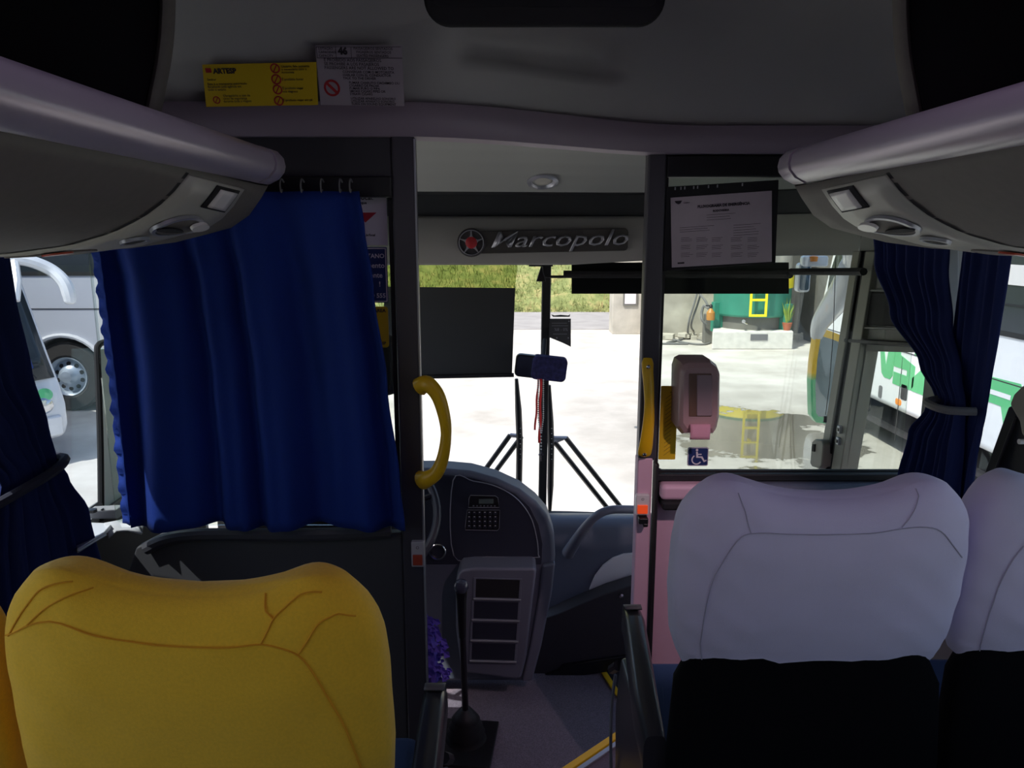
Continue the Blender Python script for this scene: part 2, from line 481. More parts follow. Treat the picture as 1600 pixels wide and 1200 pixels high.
def bank_mat():
    m = mat('grass_bank', (0.20, 0.24, 0.05), 0.95, bump=1.0, bscale=6)
    n = m.node_tree.nodes; l = m.node_tree.links
    tc = n['Texture Coordinate']
    t = n.new('ShaderNodeTexNoise'); t.inputs['Scale'].default_value = 1.6; t.inputs['Detail'].default_value = 10; t.inputs['Roughness'].default_value = 0.75
    l.new(tc.outputs['Object'], t.inputs['Vector'])
    r = n.new('ShaderNodeValToRGB'); e = r.color_ramp.elements
    e[0].position = 0.3; e[0].color = (0.10, 0.13, 0.04, 1); e[1].position = 0.72; e[1].color = (0.50, 0.38, 0.18, 1)
    k = e.new(0.5); k.color = (0.23, 0.26, 0.09, 1)
    l.new(t.outputs['Fac'], r.inputs['Fac']); l.new(r.outputs['Color'], n['Principled BSDF'].inputs['Base Color'])
    return m
rows = []
for j in range(30):
    t = j / 29
    rows.append([(lerp(-50, 50, i / 90), 29.2 + 16 * t + random.uniform(-.1, .1), GZ + 0.02 + 7.5 * t ** 0.9 + (random.uniform(-.12, .18) if j else 0)) for i in range(91)])
g = MB(); g.sheet(rows); o = g.build('hill', bank_mat(), smooth=True, angle=180); struct(o)
gm = mat('grass_blades', (0.30, 0.36, 0.08), 0.95, noise=0.5, nscale=0.9)
_r = [n_ for n_ in gm.node_tree.nodes if n_.type == 'VALTORGB'][0].color_ramp
_r.elements[0].color = (0.17, 0.21, 0.06, 1); _r.elements[1].color = (0.48, 0.36, 0.17, 1); _e = _r.elements.new(.52); _e.color = (0.27, 0.29, 0.10, 1)
g = MB()
for k in range(17000):
    x = random.uniform(-9, 16); t = random.random() ** 1.6 * 0.5
    y = 29.2 + 16 * t; z = GZ + 7.5 * t ** 0.9
    h = random.uniform(0.08, 0.34); a = random.uniform(0, PI); wd = random.uniform(0.008, 0.022)
    dx, dy = math.cos(a) * wd, math.sin(a) * wd; lx = random.uniform(-.12, .12)
    g.poly([(x - dx, y - dy, z), (x + dx, y + dy, z), (x + lx, y - random.uniform(0, .1), z + h)])
o = g.build('grass', gm)
tag(o, 'tall tufted green and straw grass on the bank across the road', 'grass', kind='stuff')

# ---- boundary wall behind the tank
g = MB()
for i in range(1): g.box((9.4, 22.3, GZ + 2.4), (11.2, 0.35, 4.8))
o = g.build('wall_back', M['conc'], bevel=0.03); struct(o)
g = MB()
for k in range(46):
    x = random.uniform(3.9, 8.4)
    g.box((x, 21.8 + random.uniform(-.15, .05), GZ + random.uniform(.03, .12)), (random.uniform(.15, .5), random.uniform(.1, .3), random.uniform(.08, .2)), Matrix.Rotation(random.uniform(0, PI), 3, 'Z'))
o = g.build('rubble', M['conc'], bevel=0.02); tag(o, 'broken concrete rubble along the foot of the rough yard wall', 'rubble', kind='stuff')
t = thing('gate_pillar', 'stained concrete gate pillar with a framed white notice, across the yard', 'pillar', (3.35, 22.8, GZ))
a, b_ = P(958, 458, 22.8), P(1003, 522, 22.8)
g = MB(); g.box(((a.x + b_.x) / 2 + .25, 23.2, GZ + 1.4), (b_.x - a.x + .5, 0.8, 2.8)); g.build('shaft', M['conc'], t, bevel=0.02)
pm = frame(P(985, 467, 22.76), (1, 0, 0), (0, 0, 1))
g = MB(); g.ring(pm, rr(.42, .42, .02), rr(.34, .34, .02), .05); g.build('frame', M['shadewall'], t)
g = MB(); g.plate(pm, rr(.33, .30, .01), .03); g.build('notice', M['white'], t)
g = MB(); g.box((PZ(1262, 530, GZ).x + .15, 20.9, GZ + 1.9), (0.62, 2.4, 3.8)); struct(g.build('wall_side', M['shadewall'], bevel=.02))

# ---- bus floors
g = MB()
edge = [(-0.30, 1.50), (0.46, 2.20)]
g.prism([(XL, -4, 0), (XR, -4, 0), (XR, YR + .02, 0), (0.46, YR + .02, 0), (edge[1][0], edge[1][1], 0), (edge[0][0], edge[0][1], 0), (-.30, YL, 0), (XL, YL, 0)], (0, 0, -0.06))
struct(g.build('floor', M['cabfloor']))
g = MB()
g.prism([(edge[0][0], edge[0][1], -.06), (edge[1][0], edge[1][1], -.06), (edge[1][0], edge[1][1], FZ), (edge[0][0], edge[0][1], FZ)], (-.03, .03, 0))
g.box((-.735, YL + .02, -.26), (.87, .03, .4)); g.box((.83, YR + .02, -.45), (.74, .03, .8))
struct(g.build('step_riser', M['dkgrey']), 'dark riser under the edge of the passenger floor', 'step')
g = MB()
g.prism([(-1.2, 1.4, FZ), (0.46, 1.4, FZ), (0.46, 3.05, FZ), (0.40, 3.35, FZ), (0.40, 3.95, FZ), (-1.2, 3.95, FZ)], (0, 0, -0.06))
struct(g.build('floor_front', M['carpet']))
g = MB(); g.box((.83, 3.1, -.83), (.9, 1.8, .06)); g.box((.44, 2.7, -.66), (.03, .75, .36)); struct(g.build('floor_step', M['dkgrey']))
# nosings
a = V((edge[0][0], edge[0][1], 0)); b_ = V((edge[1][0], edge[1][1], 0)); d = (b_ - a).normalized(); nrm = V((-d.y, d.x, 0))
mid = (a + b_) / 2; L = (b_ - a).length
R = Matrix.Rotation(math.atan2(d.y, d.x), 3, 'Z')
t = thing('step_nosing', 'yellow and silver step nosing on the edge of the passenger floor', 'step nosing', mid)
g = MB(); g.box(mid + V((0, 0, .006)) + nrm * .008, (L, .022, .010), R); g.build('yellow_strip', M['yellowline'], t, bevel=.002)
g = MB(); g.box(mid + V((0, 0, .004)) - nrm * .014, (L, .016, .008), R); g.build('silver_strip', M['silver'], t, bevel=.002)
g = MB(); g.tube([PZ(938, 1042, FZ + .008), PZ(952, 1064, FZ + .008), PZ(972, 1094, FZ + .008), V((.462, 2.4, FZ + .008))], .014, n=6, flat=.5, up=(0, 0, 1))
tag(g.build('step_edging', M['yellowline']), 'short yellow edging strip at the door step well beside the dashboard', 'step edging')

# ---- hull: roof, side walls, rear
g = MB(); g.box((CX, -0.45, 2.22), (2.56, 7.9, 0.08)); struct(g.build('roof', M['hull']))
# plan curve of the nose (windscreen): x -> Y
def nose(a, s=1.0, yb=2.78, yf=3.92, hw=1.22):
    # a in [-1,1]; superellipse
    th = a * PI / 2
    x = CX + hw * s * math.copysign(abs(math.sin(th)) ** 0.75, th)
    y = yb + (yf - yb) * s * abs(math.cos(th)) ** 0.62 if abs(math.cos(th)) > 1e-6 else yb
    return x, y
A = [i / 32 - 1 for i in range(65)]
def nose_rows(zs, lean):
    rows = []
    for z in zs:
        r = []
        for a in A:
            x, y = nose(a)
            k = (y - 2.78) / 1.14
            yy = y - lean * max(0, z) * k
            r.append((x, yy, z))
        rows.append(r)
    return rows
g = MB(); g.sheet(nose_rows([-1.15, -0.5, 0.0], 0.22)); o = g.build('wall_front', M['hull'], smooth=True, solid=.03); struct(o)
g = MB(); g.sheet(nose_rows([0.0, .25, .5, .75, 1.0, 1.25, 1.48], 0.22)); o = g.build('window_1', M['windscreen'], smooth=True, angle=180); struct(o)
g = MB(); g.sheet(nose_rows([1.46, 1.6, 1.8, 2.2], 0.22)); o = g.build('wall_front_upper', M['hull'], smooth=True, solid=.02); struct(o)
g = MB(); g.sheet(nose_rows([-.01, .03], 0.22)); o = g.build('trim_1', M['rubber'], smooth=True, solid=.04); struct(o)

def wall_side(side):
    nm = 'left' if side < 0 else 'right'
    x = (XL if side < 0 else XR) + side * .03
    y1 = 2.10 if side < 0 else 2.08
    g = MB()
    zb = .72
    g.box((x, (-4 + 2.8) / 2, (zb - 1.2) / 2), (.06, 6.8, zb + 1.2))
    bb = MB(); bb.box((x - side * .032, -.62, .33), (.012, 6.76, .74)); struct(bb.build('baseboard_' + nm, M['blackmat']))
    g.box((x, (-4 + 2.8) / 2, 1.86), (.06, 6.8, .72))
    # pillars between passenger windows, the rear one widened to cut incoming light
    for yc, wd in ((-.55, .34), (-2.9, 2.2)):
        g.box((x, yc, 1.1), (.06, wd, .8))
    struct(g.build('wall_' + nm, M['wallin']))
    g = MB(); g.box((x + side * .02, -.90, 1.11), (.008, 6.3, .80)); struct(g.build('window_%d' % (2 if side < 0 else 3), M['sideglass']))
wall_side(-1)
# right wall, cut lower in front of the partition (door glass)
x = XR + .03
g = MB()
g.box((x, -0.90, -.24), (.06, 6.20, 1.92)); g.box((x, -0.6, 1.86), (.06, 6.8, .72))
for yc, wd in ((-.55, .34), (-2.9, 2.2)): g.box((x, yc, 1.1), (.06, wd, .8))  # rear pillar widened here too, to dim the cabin
g.box((x, 2.15, 1.1), (.06, .09, .80))
g.box((x, 2.5, -.7), (.06, .8, 1.3))
struct(g.build('wall_right', M['wallin']))
g = MB(); g.box((x + .02, -.90, 1.11), (.008, 6.02, .80)); struct(g.build('window_3', M['sideglass']))
g = MB(); g.box((x + .02, 2.45, .72), (.008, .7, 1.55)); struct(g.build('window_4', M['windscreen']))
g = MB(); g.box((CX, -4.03, .9), (2.56, .06, 2.7)); struct(g.build('wall_rear', M['dkgrey']))

# ---- ceiling of the passenger cabin + moulded cowl over the partition
rows = []
xs = [lerp(XL, XR, i / 48) for i in range(49)]
prof = [(0.0, 1.803), (-.012, 1.84), (-.03, 1.89), (-.07, 1.945), (-.14, 1.99), (-.26, 2.03), (-.45, 2.055), (-.75, 2.065), (-1.6, 2.07), (-6.1, 2.07)]
def cowl(x, k):
    y, z = prof[k]
    e = abs(x - CX) / 1.2
    drop = .10 * smooth(.62, 1.0, e) * smooth(0, 5, k)
    bulge = -.05 * math.exp(-((x - .62) / .22) ** 2) * math.sin(PI * min(k, 7) / 7) - .05 * math.exp(-((x + .62) / .18) ** 2) * math.sin(PI * min(k, 7) / 7)
    rec = 0
    if -.09 < x < .30 and k in (3,): rec = .03
    return (x, Yh(x) + y + bulge + rec, z - drop)
def prof_row(k0):
    k = int(k0)
    if k >= len(prof) - 1: return None
rows = []
sub = 4
for kk in range((len(prof) - 1) * sub + 1):
    k = kk // sub; t = (kk % sub) / sub
    if k >= len(prof) - 1: k = len(prof) - 2; t = 1
    r = []
    for x in xs:
        a = V(cowl(x, k)); b_ = V(cowl(x, k + 1)); p = a.lerp(b_, t)
        # shallow moulded recess under the monitor
        s = smooth(-.12, -.09, x) * (1 - smooth(.24, .33, x)) * smooth(2.0, 2.5, k + t) * (1 - smooth(3.6, 4.0, k + t))
        p.y += .035 * s; p.z += .01 * s
        r.append(p)
    rows.append(r)
g = MB(); g.sheet(rows); struct(g.build('ceiling', M['ceil'], smooth=True, angle=70))
# small fixing holes
g = MB()
for u in (557, 592): 
    g.lathe(frame(P(u, 47, 1.80), (1, 0, 0), (0, .3, 1)), [(.004, -.01), (.004, .004)], 8)
for u in (782, 818, 883, 917): g.lathe(frame(P(u, 47, 1.86), (1, 0, 0), (0, .3, 1)), [(.0035, -.01), (.0035, .004)], 8)

# header lip following the partition line
g = MB(); rows = []
pf = [(.0, 1.805), (-.028, 1.80), (-.036, 1.775), (-.03, 1.745), (-.012, 1.725), (.05, 1.722), (.05, 1.80)]
for (dy, z) in pf: rows.append([(x, Yh(x) + dy, z) for x in xs])
rows.append(rows[0]); g.sheet(rows)
struct(g.build('trim_2', M['beam'], smooth=True))
# front ceiling
def Yb(x):      # beam plan
    return 3.32 - .62 * abs((x - CX) / 1.16) ** 4
fp = [(0, 1.79), (.10, 1.788), (.20, 1.782), (.24, 1.784), (.29, 1.792), (.40, 1.790), (.52, 1.775), (.63, 1.748), (.72, 1.715), (.79, 1.68), (.82, 1.66)]
def fceil(x, t):
    return V((x, lerp(Yh(x) + .04, Yb(x), t), interp(fp, t)))
g = MB(); g.sheet([[fceil(x, t / 48 * .82) for x in xs] for t in range(49)]); struct(g.build('ceiling_front', M['frontceil'], smooth=True, angle=180))
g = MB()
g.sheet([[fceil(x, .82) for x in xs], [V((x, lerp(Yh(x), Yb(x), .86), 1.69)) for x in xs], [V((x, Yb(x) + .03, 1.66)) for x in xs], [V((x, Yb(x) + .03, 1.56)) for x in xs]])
struct(g.build('trim_3', mat('cove_shade', (.045, .048, .052), .7), smooth=True))  # dark colour paints in the shade of the cove above the beam
def bz(x): return 1.368 + .055 * max(0, (x - .25) / .9) 
g = MB()
g.sheet([[(x, Yb(x) + .10, 1.575) for x in xs], [(x, Yb(x) + .01, 1.572) for x in xs], [(x, Yb(x), 1.56) for x in xs], [(x, Yb(x) - .012, 1.47) for x in xs], [(x, Yb(x), bz(x) + .01) for x in xs], [(x, Yb(x) + .012, bz(x)) for x in xs], [(x, Yb(x) + .30, bz(x) + .03) for x in xs]])
o = g.build('windscreen_header', M['frontbeam'], smooth=True, angle=50); o.name = 'trim_4'; struct(o)
# blanking above the windscreen glass down to beam
print('structure ok')
# ================================================================== PARTITIONS
def px_box(mb, u0, v0, u1, v1, Y, th):
    a = P(u0, v0, Y); b = P(u1, v1, Y)
    mb.box(((a.x + b.x) / 2, Y + th / 2, (a.z + b.z) / 2), (abs(b.x - a.x), th, abs(a.z - b.z)))
    return mb
def px_poly(pts, Y): return [P(u, v, Y) for u, v in pts]
ZPL = P(500, 828, YL).z       # top of left lower panel
t = thing('driver_partition', 'dark grey partition behind the driver seat with a curtained glass pane', 'partition', (-.72, YL, 0))
g = MB(); g.box((-.260, YL + .02, .63), (.056, .05, 2.2)); g.build('post', M['post'], t, bevel=.006)
g = MB(); g.box((-.2315, YL - .002, .63), (.004, .008, 2.18)); g.build('edge_strip', M['silver'], t)
g = MB(); g.box((-.726, YL + .02, 1.68), (.878, .035, .10)); g.build('header_panel', M['dkgrey'], t, bevel=.004)
g = MB(); g.box((-.726, YL + .012, 1.610), (.878, .05, .048)); g.build('curtain_rail', M['black'], t, bevel=.004)
pts = [(-1.165, -.05), (-.288, -.05), (-.288, ZPL - .01), (-.80, ZPL - .012), (-.93, ZPL - .02), (-.99, ZPL - .05), (-1.01, ZPL - .10), (-1.04, ZPL - .16), (-1.165, ZPL - .20)]
g = MB(); g.prism([(x, YL, z) for x, z in pts], (0, .035, 0)); g.build('lower_panel', M['panelgrey'], t, bevel=.006)
g = MB(); g.tube(spline([(-.96, YL - .005, ZPL - .05), (-.90, YL - .008, ZPL - .022), (-.80, YL - .012, ZPL - .008), (-.6, YL - .015, ZPL - .008), (-.42, YL - .015, ZPL - .004), (-.315, YL - .01, ZPL)], 6), .017, n=10); g.build('top_rim', M['dkgrey'], t, smooth=True)
g = MB(); g.box((-.67, YL + .035, (ZPL + 1.60) / 2), (.764, .006, 1.60 - ZPL)); g.build('glass_pane', M['partglass'], t)
g = MB(); g.box((-.295, YL + .03, (ZPL + 1.6) / 2), (.014, .02, 1.6 - ZPL)); g.build('pane_gasket', M['rubber'], t)

t = thing('entry_partition', 'glazed partition, pink light painted on its lower part, in front of the white covered seats', 'partition', (.83, YR, 0))
XRP = 1.226
xa, xb = P(1004, 500, YR).x, P(1033, 500, YR).x
zt = P(1040, 246, YR).z; zb = P(1200, 741, YR).z
g = MB(); g.box(((xa + xb) / 2, YR + .02, (zb + 1.75) / 2 + .02), (xb - xa, .05, 1.70 - zb)); g.build('post', M['post'], t, bevel=.008)
g = MB(); g.box(((xa + xb) / 2 - .006, YR + .019, (zb + .055 - 1.05) / 2), (xb - xa - .008, .052, zb + 1.105)); o = g.build('lower_post', M['pink'], t, bevel=.006); o['label'] = 'lower half of the post with the pink light painted in'
g = MB(); g.box((xb + .003, YR + .01, .0), (.008, .06, 1.6)); g.build('post_seal', M['rubber'], t)
g = MB(); g.box(((xb + XRP) / 2 + .004, YR + .025, (zb - .95) / 2 - .01), (XRP - xb - .01, .03, zb + .93)); o = g.build('lower_panel', M['pink'], t, bevel=.004); o['label'] = 'lower panel with the pink light painted in'
g = MB(); g.box(((xb + XRP) / 2, YR + .015, 1.60 + .09), (XRP - xb, .05, .06)); g.build('header_rail', M['black'], t, bevel=.004)
g = MB(); g.box(((xb + XRP) / 2, YR + .012, zb - .006), (XRP - xb, .06, .022)); g.build('bottom_rail', M['rubber'], t, bevel=.004)
g = MB(); g.box(((xb + XRP) / 2, YR - .005, zb - .045), (XRP - xb - .02, .075, .05)); g.build('shelf_rim', M['dash'], t, bevel=.02, seg=3)
g = MB(); g.box(((xb + .09) , YR - .012, zb - .045), (.16, .08, .052)); o = g.build('shelf_end', M['pink'], t, bevel=.016, seg=3); 
g = MB(); g.box((xb + .08, YR - .02, zb - .085), (.13, .08, .03)); g.build('recess', M['blackmat'], t, bevel=.01)  # black box paints in the shadow slot below the shelf end
g = MB(); g.box(((xb + XRP) / 2, YR + .03, (zb + 1.665) / 2), (XRP - xb, .006, 1.665 - zb)); g.build('glass_pane', M['partglass'], t)
g = MB(); mm = frame(((xb + XRP) / 2, YR + .022, (zb + zt) / 2), (1, 0, 0), (0, 0, 1)); ww = XRP - xb; hh = zt - zb
g.box((xb + .004, YR + .018, (zb + zt) / 2), (.010, .012, hh)); g.box(((xb + XRP) / 2, YR + .018, zt + .004), (ww, .012, .012)); g.box(((xb + XRP) / 2, YR + .018, zb + .004), (ww, .012, .010))
for (cx_, cz_, sx_, sz_) in ((xb + .009, zb + .009, 1, 1), (xb + .009, zt - .002, 1, -1)):
    g.prism([V((cx_, YR + .012, cz_)), V((cx_ + .016, YR + .012, cz_)), V((cx_ + .005, YR + .012, cz_ + sz_ * .005)), V((cx_, YR + .012, cz_ + sz_ * .016))], (0, .012, 0))
g.build('pane_gasket', M['rubber'], t)

# ---- signs on the partitions
YS = YR - .0
t = thing('notice_board', 'black framed sheet in plastic sleeve hung at the top of the entry partition glass', 'notice', P(1125, 415, YS))
def quad_frame(u0, v0, u1, v1, Y): return P(u0, v0, Y), P(u1, v1, Y)
cbl, cbr, ctr, ctl = P(1036, 424, YS), P(1212, 411, YS), P(1217, 281, YS), P(1041, 292, YS)
g = MB(); g.prism([cbl, cbr, ctr, ctl], (0, .012, 0)); g.build('backing', M['blackmat'], t, bevel=.002)
pbl, pbr, ptr, ptl = P(1050, 418, YS - .003), P(1206, 409, YS - .003), P(1206, 298, YS - .003), P(1048, 309, YS - .003)
g = MB(); g.prism([pbl, pbr, ptr, ptl], (0, .003, 0)); g.build('sheet', M['paper'], t)
ux = (ptr - ptl).normalized()
def onp(u, v): return P(u, v, YS - .0045)
g = MB()
g.text(frame(onp(1090, 325), ux, (0, 0, 1)), 'FLUXOGRAMA DE EMERGÊNCIA', .0105, bold=.0006)
g.text(frame(onp(1114, 331), ux, (0, 0, 1)), 'RODOVIÁRIA', .0078, bold=.0005)
g.text(frame(onp(1068, 318), ux, (0, 0, 1)), 'Código', .006, bold=.0002)
g.plate(frame(onp(1060, 316), ux, (0, 0, 1)), [(-.011, .004), (.011, .004), (.006, -.004), (0, -.006), (-.006, -.003)], .0005)
g.plate(frame(onp(1064, 411), ux, (0, 0, 1)), rr(.020, .005, .001), .0005)
def lines(g, u0, v0, wd, n, dv, h=.0009, jit=.3):
    for i in range(n):
        w_ = wd * random.uniform(1 - jit, 1) * 2.4 / 1200
        q = onp(u0, v0 + i * dv)
        g.plate(frame(q + ux * w_ / 2, ux, (0, 0, 1)), [(-w_ / 2, -h / 2), (w_ / 2, -h / 2), (w_ / 2, h / 2), (-w_ / 2, h / 2)], .0003)
lines(g, 1104, 336, 45, 3, 4); lines(g, 1062, 356, 55, 3, 3.4); lines(g, 1146, 352, 42, 5, 4)
for uu in (1064, 1088, 1112, 1142, 1168):
    for vv in (372, 384, 396): lines(g, uu, vv, 18, 3, 2.6)
g.build('print', M['ink'], t)
for uu in (1055, 1064, 1070, 1084, 1090, 1107, 1121, 1160):
    g = MB(); g.box(P(uu, 295 - (uu - 1050) * .06, YS - .003), (.003, .004, .008)); g.build('clip', M['silver'], t)

def sticker(name, label, cat, u0, v0, u1, v1, Y, m, r=.003, th=.002):
    a = P(u0, v0, Y); b = P(u1, v1, Y); c = (a + b) / 2
    t = thing(name, label, cat, c)
    fm = frame(c, (1, 0, 0), (0, 0, 1))
    g = MB(); g.plate(fm, rr(abs(b.x - a.x), abs(a.z - b.z), r), th); g.build('film', m, t)
    return t, Matrix.Translation((0, -.0012, 0)) @ fm, abs(b.x - a.x), abs(a.z - b.z)
t, fm, w_, h_ = sticker('yellow_strip_sticker', 'narrow upright yellow sticker with black slanted marks beside the paper dispenser', 'sticker', 1033, 603, 1055, 718, YR + .02, M['sticky'], .003)
g = MB()
for i in range(15):
    y0 = -.1 + i * .013
    if abs(y0) < h_ / 2 - .015: g.plate(fm, [(-.012, y0 - .004), (-.009, y0 - .004), (.011, y0 + .012), (.008, y0 + .012)], .0004)
g.plate(fm, circ(.003, 8, .004, h_ / 2 - .02), .0004)
g.build('marks', mat('faded_marks', (.38, .24, .01), .6), t)
# wheelchair sticker
t, fm, w_, h_ = sticker('accessibility_sticker', 'square blue wheelchair symbol sticker low on the entry glass', 'sticker', 1075, 699, 1106, 728, YR + .02, M['stickb'], .006)
g = MB(); s = w_ / 100 * 1.05
g.ring(fm, rr(w_ * .98, h_ * .98, .006), rr(w_ * .92, h_ * .92, .005), .0004)
g.plate(fm, circ(6 * s, 12, -6 * s, 32 * s), .0004)
g.plate(fm, [(x * s, y * s) for x, y in ((-10, 24), (-2, 24), (1, 2), (20, 2), (31, -18), (38, -14), (40, -20), (28, -26), (14, -5), (-8, -5))], .0004)
g.plate(fm, [(x * s, y * s) for x, y in ((-2, 14), (16, 14), (16, 9), (-2, 9))], .0004)
ow = [(-6 * s + 24 * s * math.cos(math.radians(a)), -14 * s + 24 * s * math.sin(math.radians(a))) for a in range(120, 345, 15)]
iw = [(-6 * s + 18 * s * math.cos(math.radians(a)), -14 * s + 18 * s * math.sin(math.radians(a))) for a in range(120, 345, 15)]
for i in range(len(ow) - 1): g.plate(fm, [ow[i], ow[i + 1], iw[i + 1], iw[i]], .0004)
g.build('symbol', M['white'], t)

# paper dispenser
YD = YR - .09
t = thing('paper_dispenser', 'mauve brown towel dispenser with pink paper hanging out, fixed on the entry glass', 'dispenser', P(1092, 680, YD + .04))
out = [(1060, 578), (1064, 566), (1072, 562), (1110, 562), (1120, 570), (1125, 582), (1124, 650), (1119, 672), (1114, 679), (1066, 679), (1058, 668)]
front = [(1067, 582), (1072, 574), (1110, 574), (1115, 584), (1113, 660), (1107, 668), (1073, 668), (1068, 658)]
o1 = px_poly(out, YD + .02)
g = MB()
cen = sum((V(p) for p in o1), V()) / len(o1)
rows = [[p + V((0, .098, 0)) for p in o1], [p + V((0, .01, 0)) for p in o1], [cen + (p - cen) * .93 + V((0, -.012, 0)) for p in o1], [cen + (p - cen) * .80 + V((0, -.022, 0)) for p in o1], [cen + (p - cen) * .05 + V((0, -.024, 0)) for p in o1]]
vs = g.sheet(rows, closed=True); g.bm.faces.new(vs[0]); g.bm.faces.new(vs[-1])
g.build('housing', M['disp'], t, smooth=True, angle=30)
g = MB(); g.prism(px_poly([(1077, 584), (1112, 584), (1112, 651), (1077, 651)], YD - .006), (0, .004, 0)); g.build('window', M['dispin'], t, bevel=.002)
g = MB(); g.prism(px_poly([(1089, 586), (1113, 586), (1113, 650), (1089, 650)], YD - .010), (0, .004, 0)); g.build('roll', M['dispr'], t, bevel=.002)
g = MB(); a = P(1079, 663, YD - .014); b_ = P(1109, 687, YD - .014)
g.sheet([[V((lerp(a.x, b_.x, i / 6), YD - .012 - .004 * math.sin(PI * j / 5), lerp(a.z, b_.z, j / 5))) for i in range(7)] for j in range(6)]); o = g.build('paper_tail', M['tissue'], t, smooth=True, solid=.001); o['label'] = 'pink paper tail'

# stickers over the left header / cowl
def Ycow(u, v): return Yh(P(u, v, 1.9).x) - .045
t = thing('fare_rules_sticker', 'wide yellow rules sticker with red pictograms on the moulding above the curtain', 'sticker', P(408, 165, YL - .05))
Yk = YL - .062
q = [P(322, 167, Yk + .03), P(497, 164, Yk + .03), P(494, 97, Yk - .01), P(316, 101, Yk - .01)]
nn = (q[1] - q[0]).cross(q[3] - q[0]).normalized()
g = MB(); g.prism(q, -nn * .0015); g.build('film', M['sticky'], t)
def onq(u, v, off=.001):
    s_ = (u - 316) / 179.0; t_ = (v - 99) / 67.0
    return q[3].lerp(q[2], s_).lerp(q[0].lerp(q[1], s_), t_) + nn * off
ux = (q[1] - q[0]).normalized(); uy = (q[3] - q[0]).normalized()
g = MB()
g.text(frame(onq(333, 113), ux, uy), 'ARTESP', .0155, bold=.0008)
for (u, v, s_) in ((322, 124, 'Senhor'), (322, 131, 'Este é o transporte autorizado'), (322, 135.5, 'fiscalizado pela agência em'), (322, 140, 'todo o estado'), (345, 150, 'Obrigatório o uso de'), (345, 154.5, 'cinto de segurança'), (345, 159, 'durante toda a viagem'), (440, 106, 'Usuário, fale somente'), (440, 110.5, 'o necessário com o'), (440, 115, 'motorista'), (440, 126, 'É proibido fumar'), (440, 140, 'É proibido viajar'), (440, 145, 'nos degraus'), (440, 159, 'É proibido viajar em pé')):
    g.text(frame(onq(u, v), ux, uy), s_, .0072, bold=.0001)
g.build('print', M['ink'], t)
g = MB()
g.plate(frame(onq(325, 108), ux, uy), rr(.013, .010, .001), .0005)
for (u, v, r_) in ((430, 107, .011), (431, 124, .0115), (432, 140, .011), (433, 158, .011), (334, 155, .0085)):
    fm = frame(onq(u, v, .0012), ux, uy); g.ring(fm, circ(r_, 20), circ(r_ * .72, 20), .0004)
    g.plate(fm, [(-r_ * .6, -r_ * .75), (-r_ * .4, -r_ * .85), (r_ * .6, r_ * .75), (r_ * .4, r_ * .85)], .0004)
g.build('pictograms', M['red'], t)
# 46 notice
q = [P(501, 164, Yk + .03), P(632, 166, Yk + .03), P(628, 71, Yk - .022), P(492, 71, Yk - .022)]
t = thing('passenger_rules_sticker', 'pale rules sticker headed 46 with a red no-smoking ring, above the doorway corner', 'sticker', P(565, 165, YL - .05))
nn = (q[1] - q[0]).cross(q[3] - q[0]).normalized(); ux = (q[1] - q[0]).normalized(); uy = (q[3] - q[0]).normalized()
g = MB(); g.prism(q, -nn * .0012); g.build('film', M['stickw'], t)
def onq(u, v, off=.001):
    s_ = (u - 494) / 136.0; t_ = (v - 71) / 94.0
    return q[3].lerp(q[2], s_).lerp(q[0].lerp(q[1], s_), t_) + nn * off
g = MB()
g.text(frame(onq(530, 84), ux, uy), '46', .020, bold=.0012)
for (u, v, s_, z_) in ((499, 77, 'LOTAÇÃO', .0085), (499, 82.5, 'CAPACIDAD', .0085), (499, 88, 'CAPACITY', .0085), (554, 77, 'PASSAGEIROS SENTADOS', .0095), (558, 82.5, 'PASAJEROS SENTADOS', .0095), (558, 88, 'SEATED PASSENGERS', .0095),
    (506, 95, 'É PROIBIDO AOS PASSAGEIROS', .0115), (506, 101, 'SE PROHIBE A LOS PASAJEROS', .0115), (506, 107, 'PASSENGERS ARE NOT ALLOWED TO', .0115),
    (534, 113, 'CONVERSAR COM O MOTORISTA', .0095), (534, 118, 'HABLAR CON EL CONDUCTOR', .0095), (534, 123, 'TALK TO THE DRIVER', .0095),
    (543, 130, 'FUMAR CHARUTO CACHIMBO OU', .0092), (543, 134.5, 'CIGARRO DE PALHA', .0092), (543, 139, 'FUMAR PURO O PIPA', .0092), (543, 143.5, 'SMOKE CIGARS PIPES OR', .0092), (543, 148, 'STRAW CIGARS', .0092),
    (544, 155, 'UTILIZAR APARELHO SONORO', .0092), (544, 159.5, 'UTILIZAR APARATO SONORO', .0092), (544, 164, 'TURN ON SOUND EQUIPMENT', .0092)):
    g.text(frame(onq(u, v), ux, uy), s_, z_ * .80, bold=.0001)
for (a_, b_) in (((496, 73), (628, 73)), ((496, 90), (630, 90)), ((496, 73), (496, 90)), ((526, 73), (526, 90)), ((550, 73), (550, 90))):
    g.tube([onq(*a_), onq(*b_)], .0005, n=4)
g.build('print', M['ink'], t)
g = MB(); fm = frame(onq(515, 137, .0012), ux, uy); g.ring(fm, circ(.0185, 28), circ(.0135, 28), .0004)
g.plate(fm, [(-.0125, .008), (-.008, .0125), (.0125, -.008), (.008, -.0125)], .0004)
g.build('no_smoking_ring', M['red'], t)

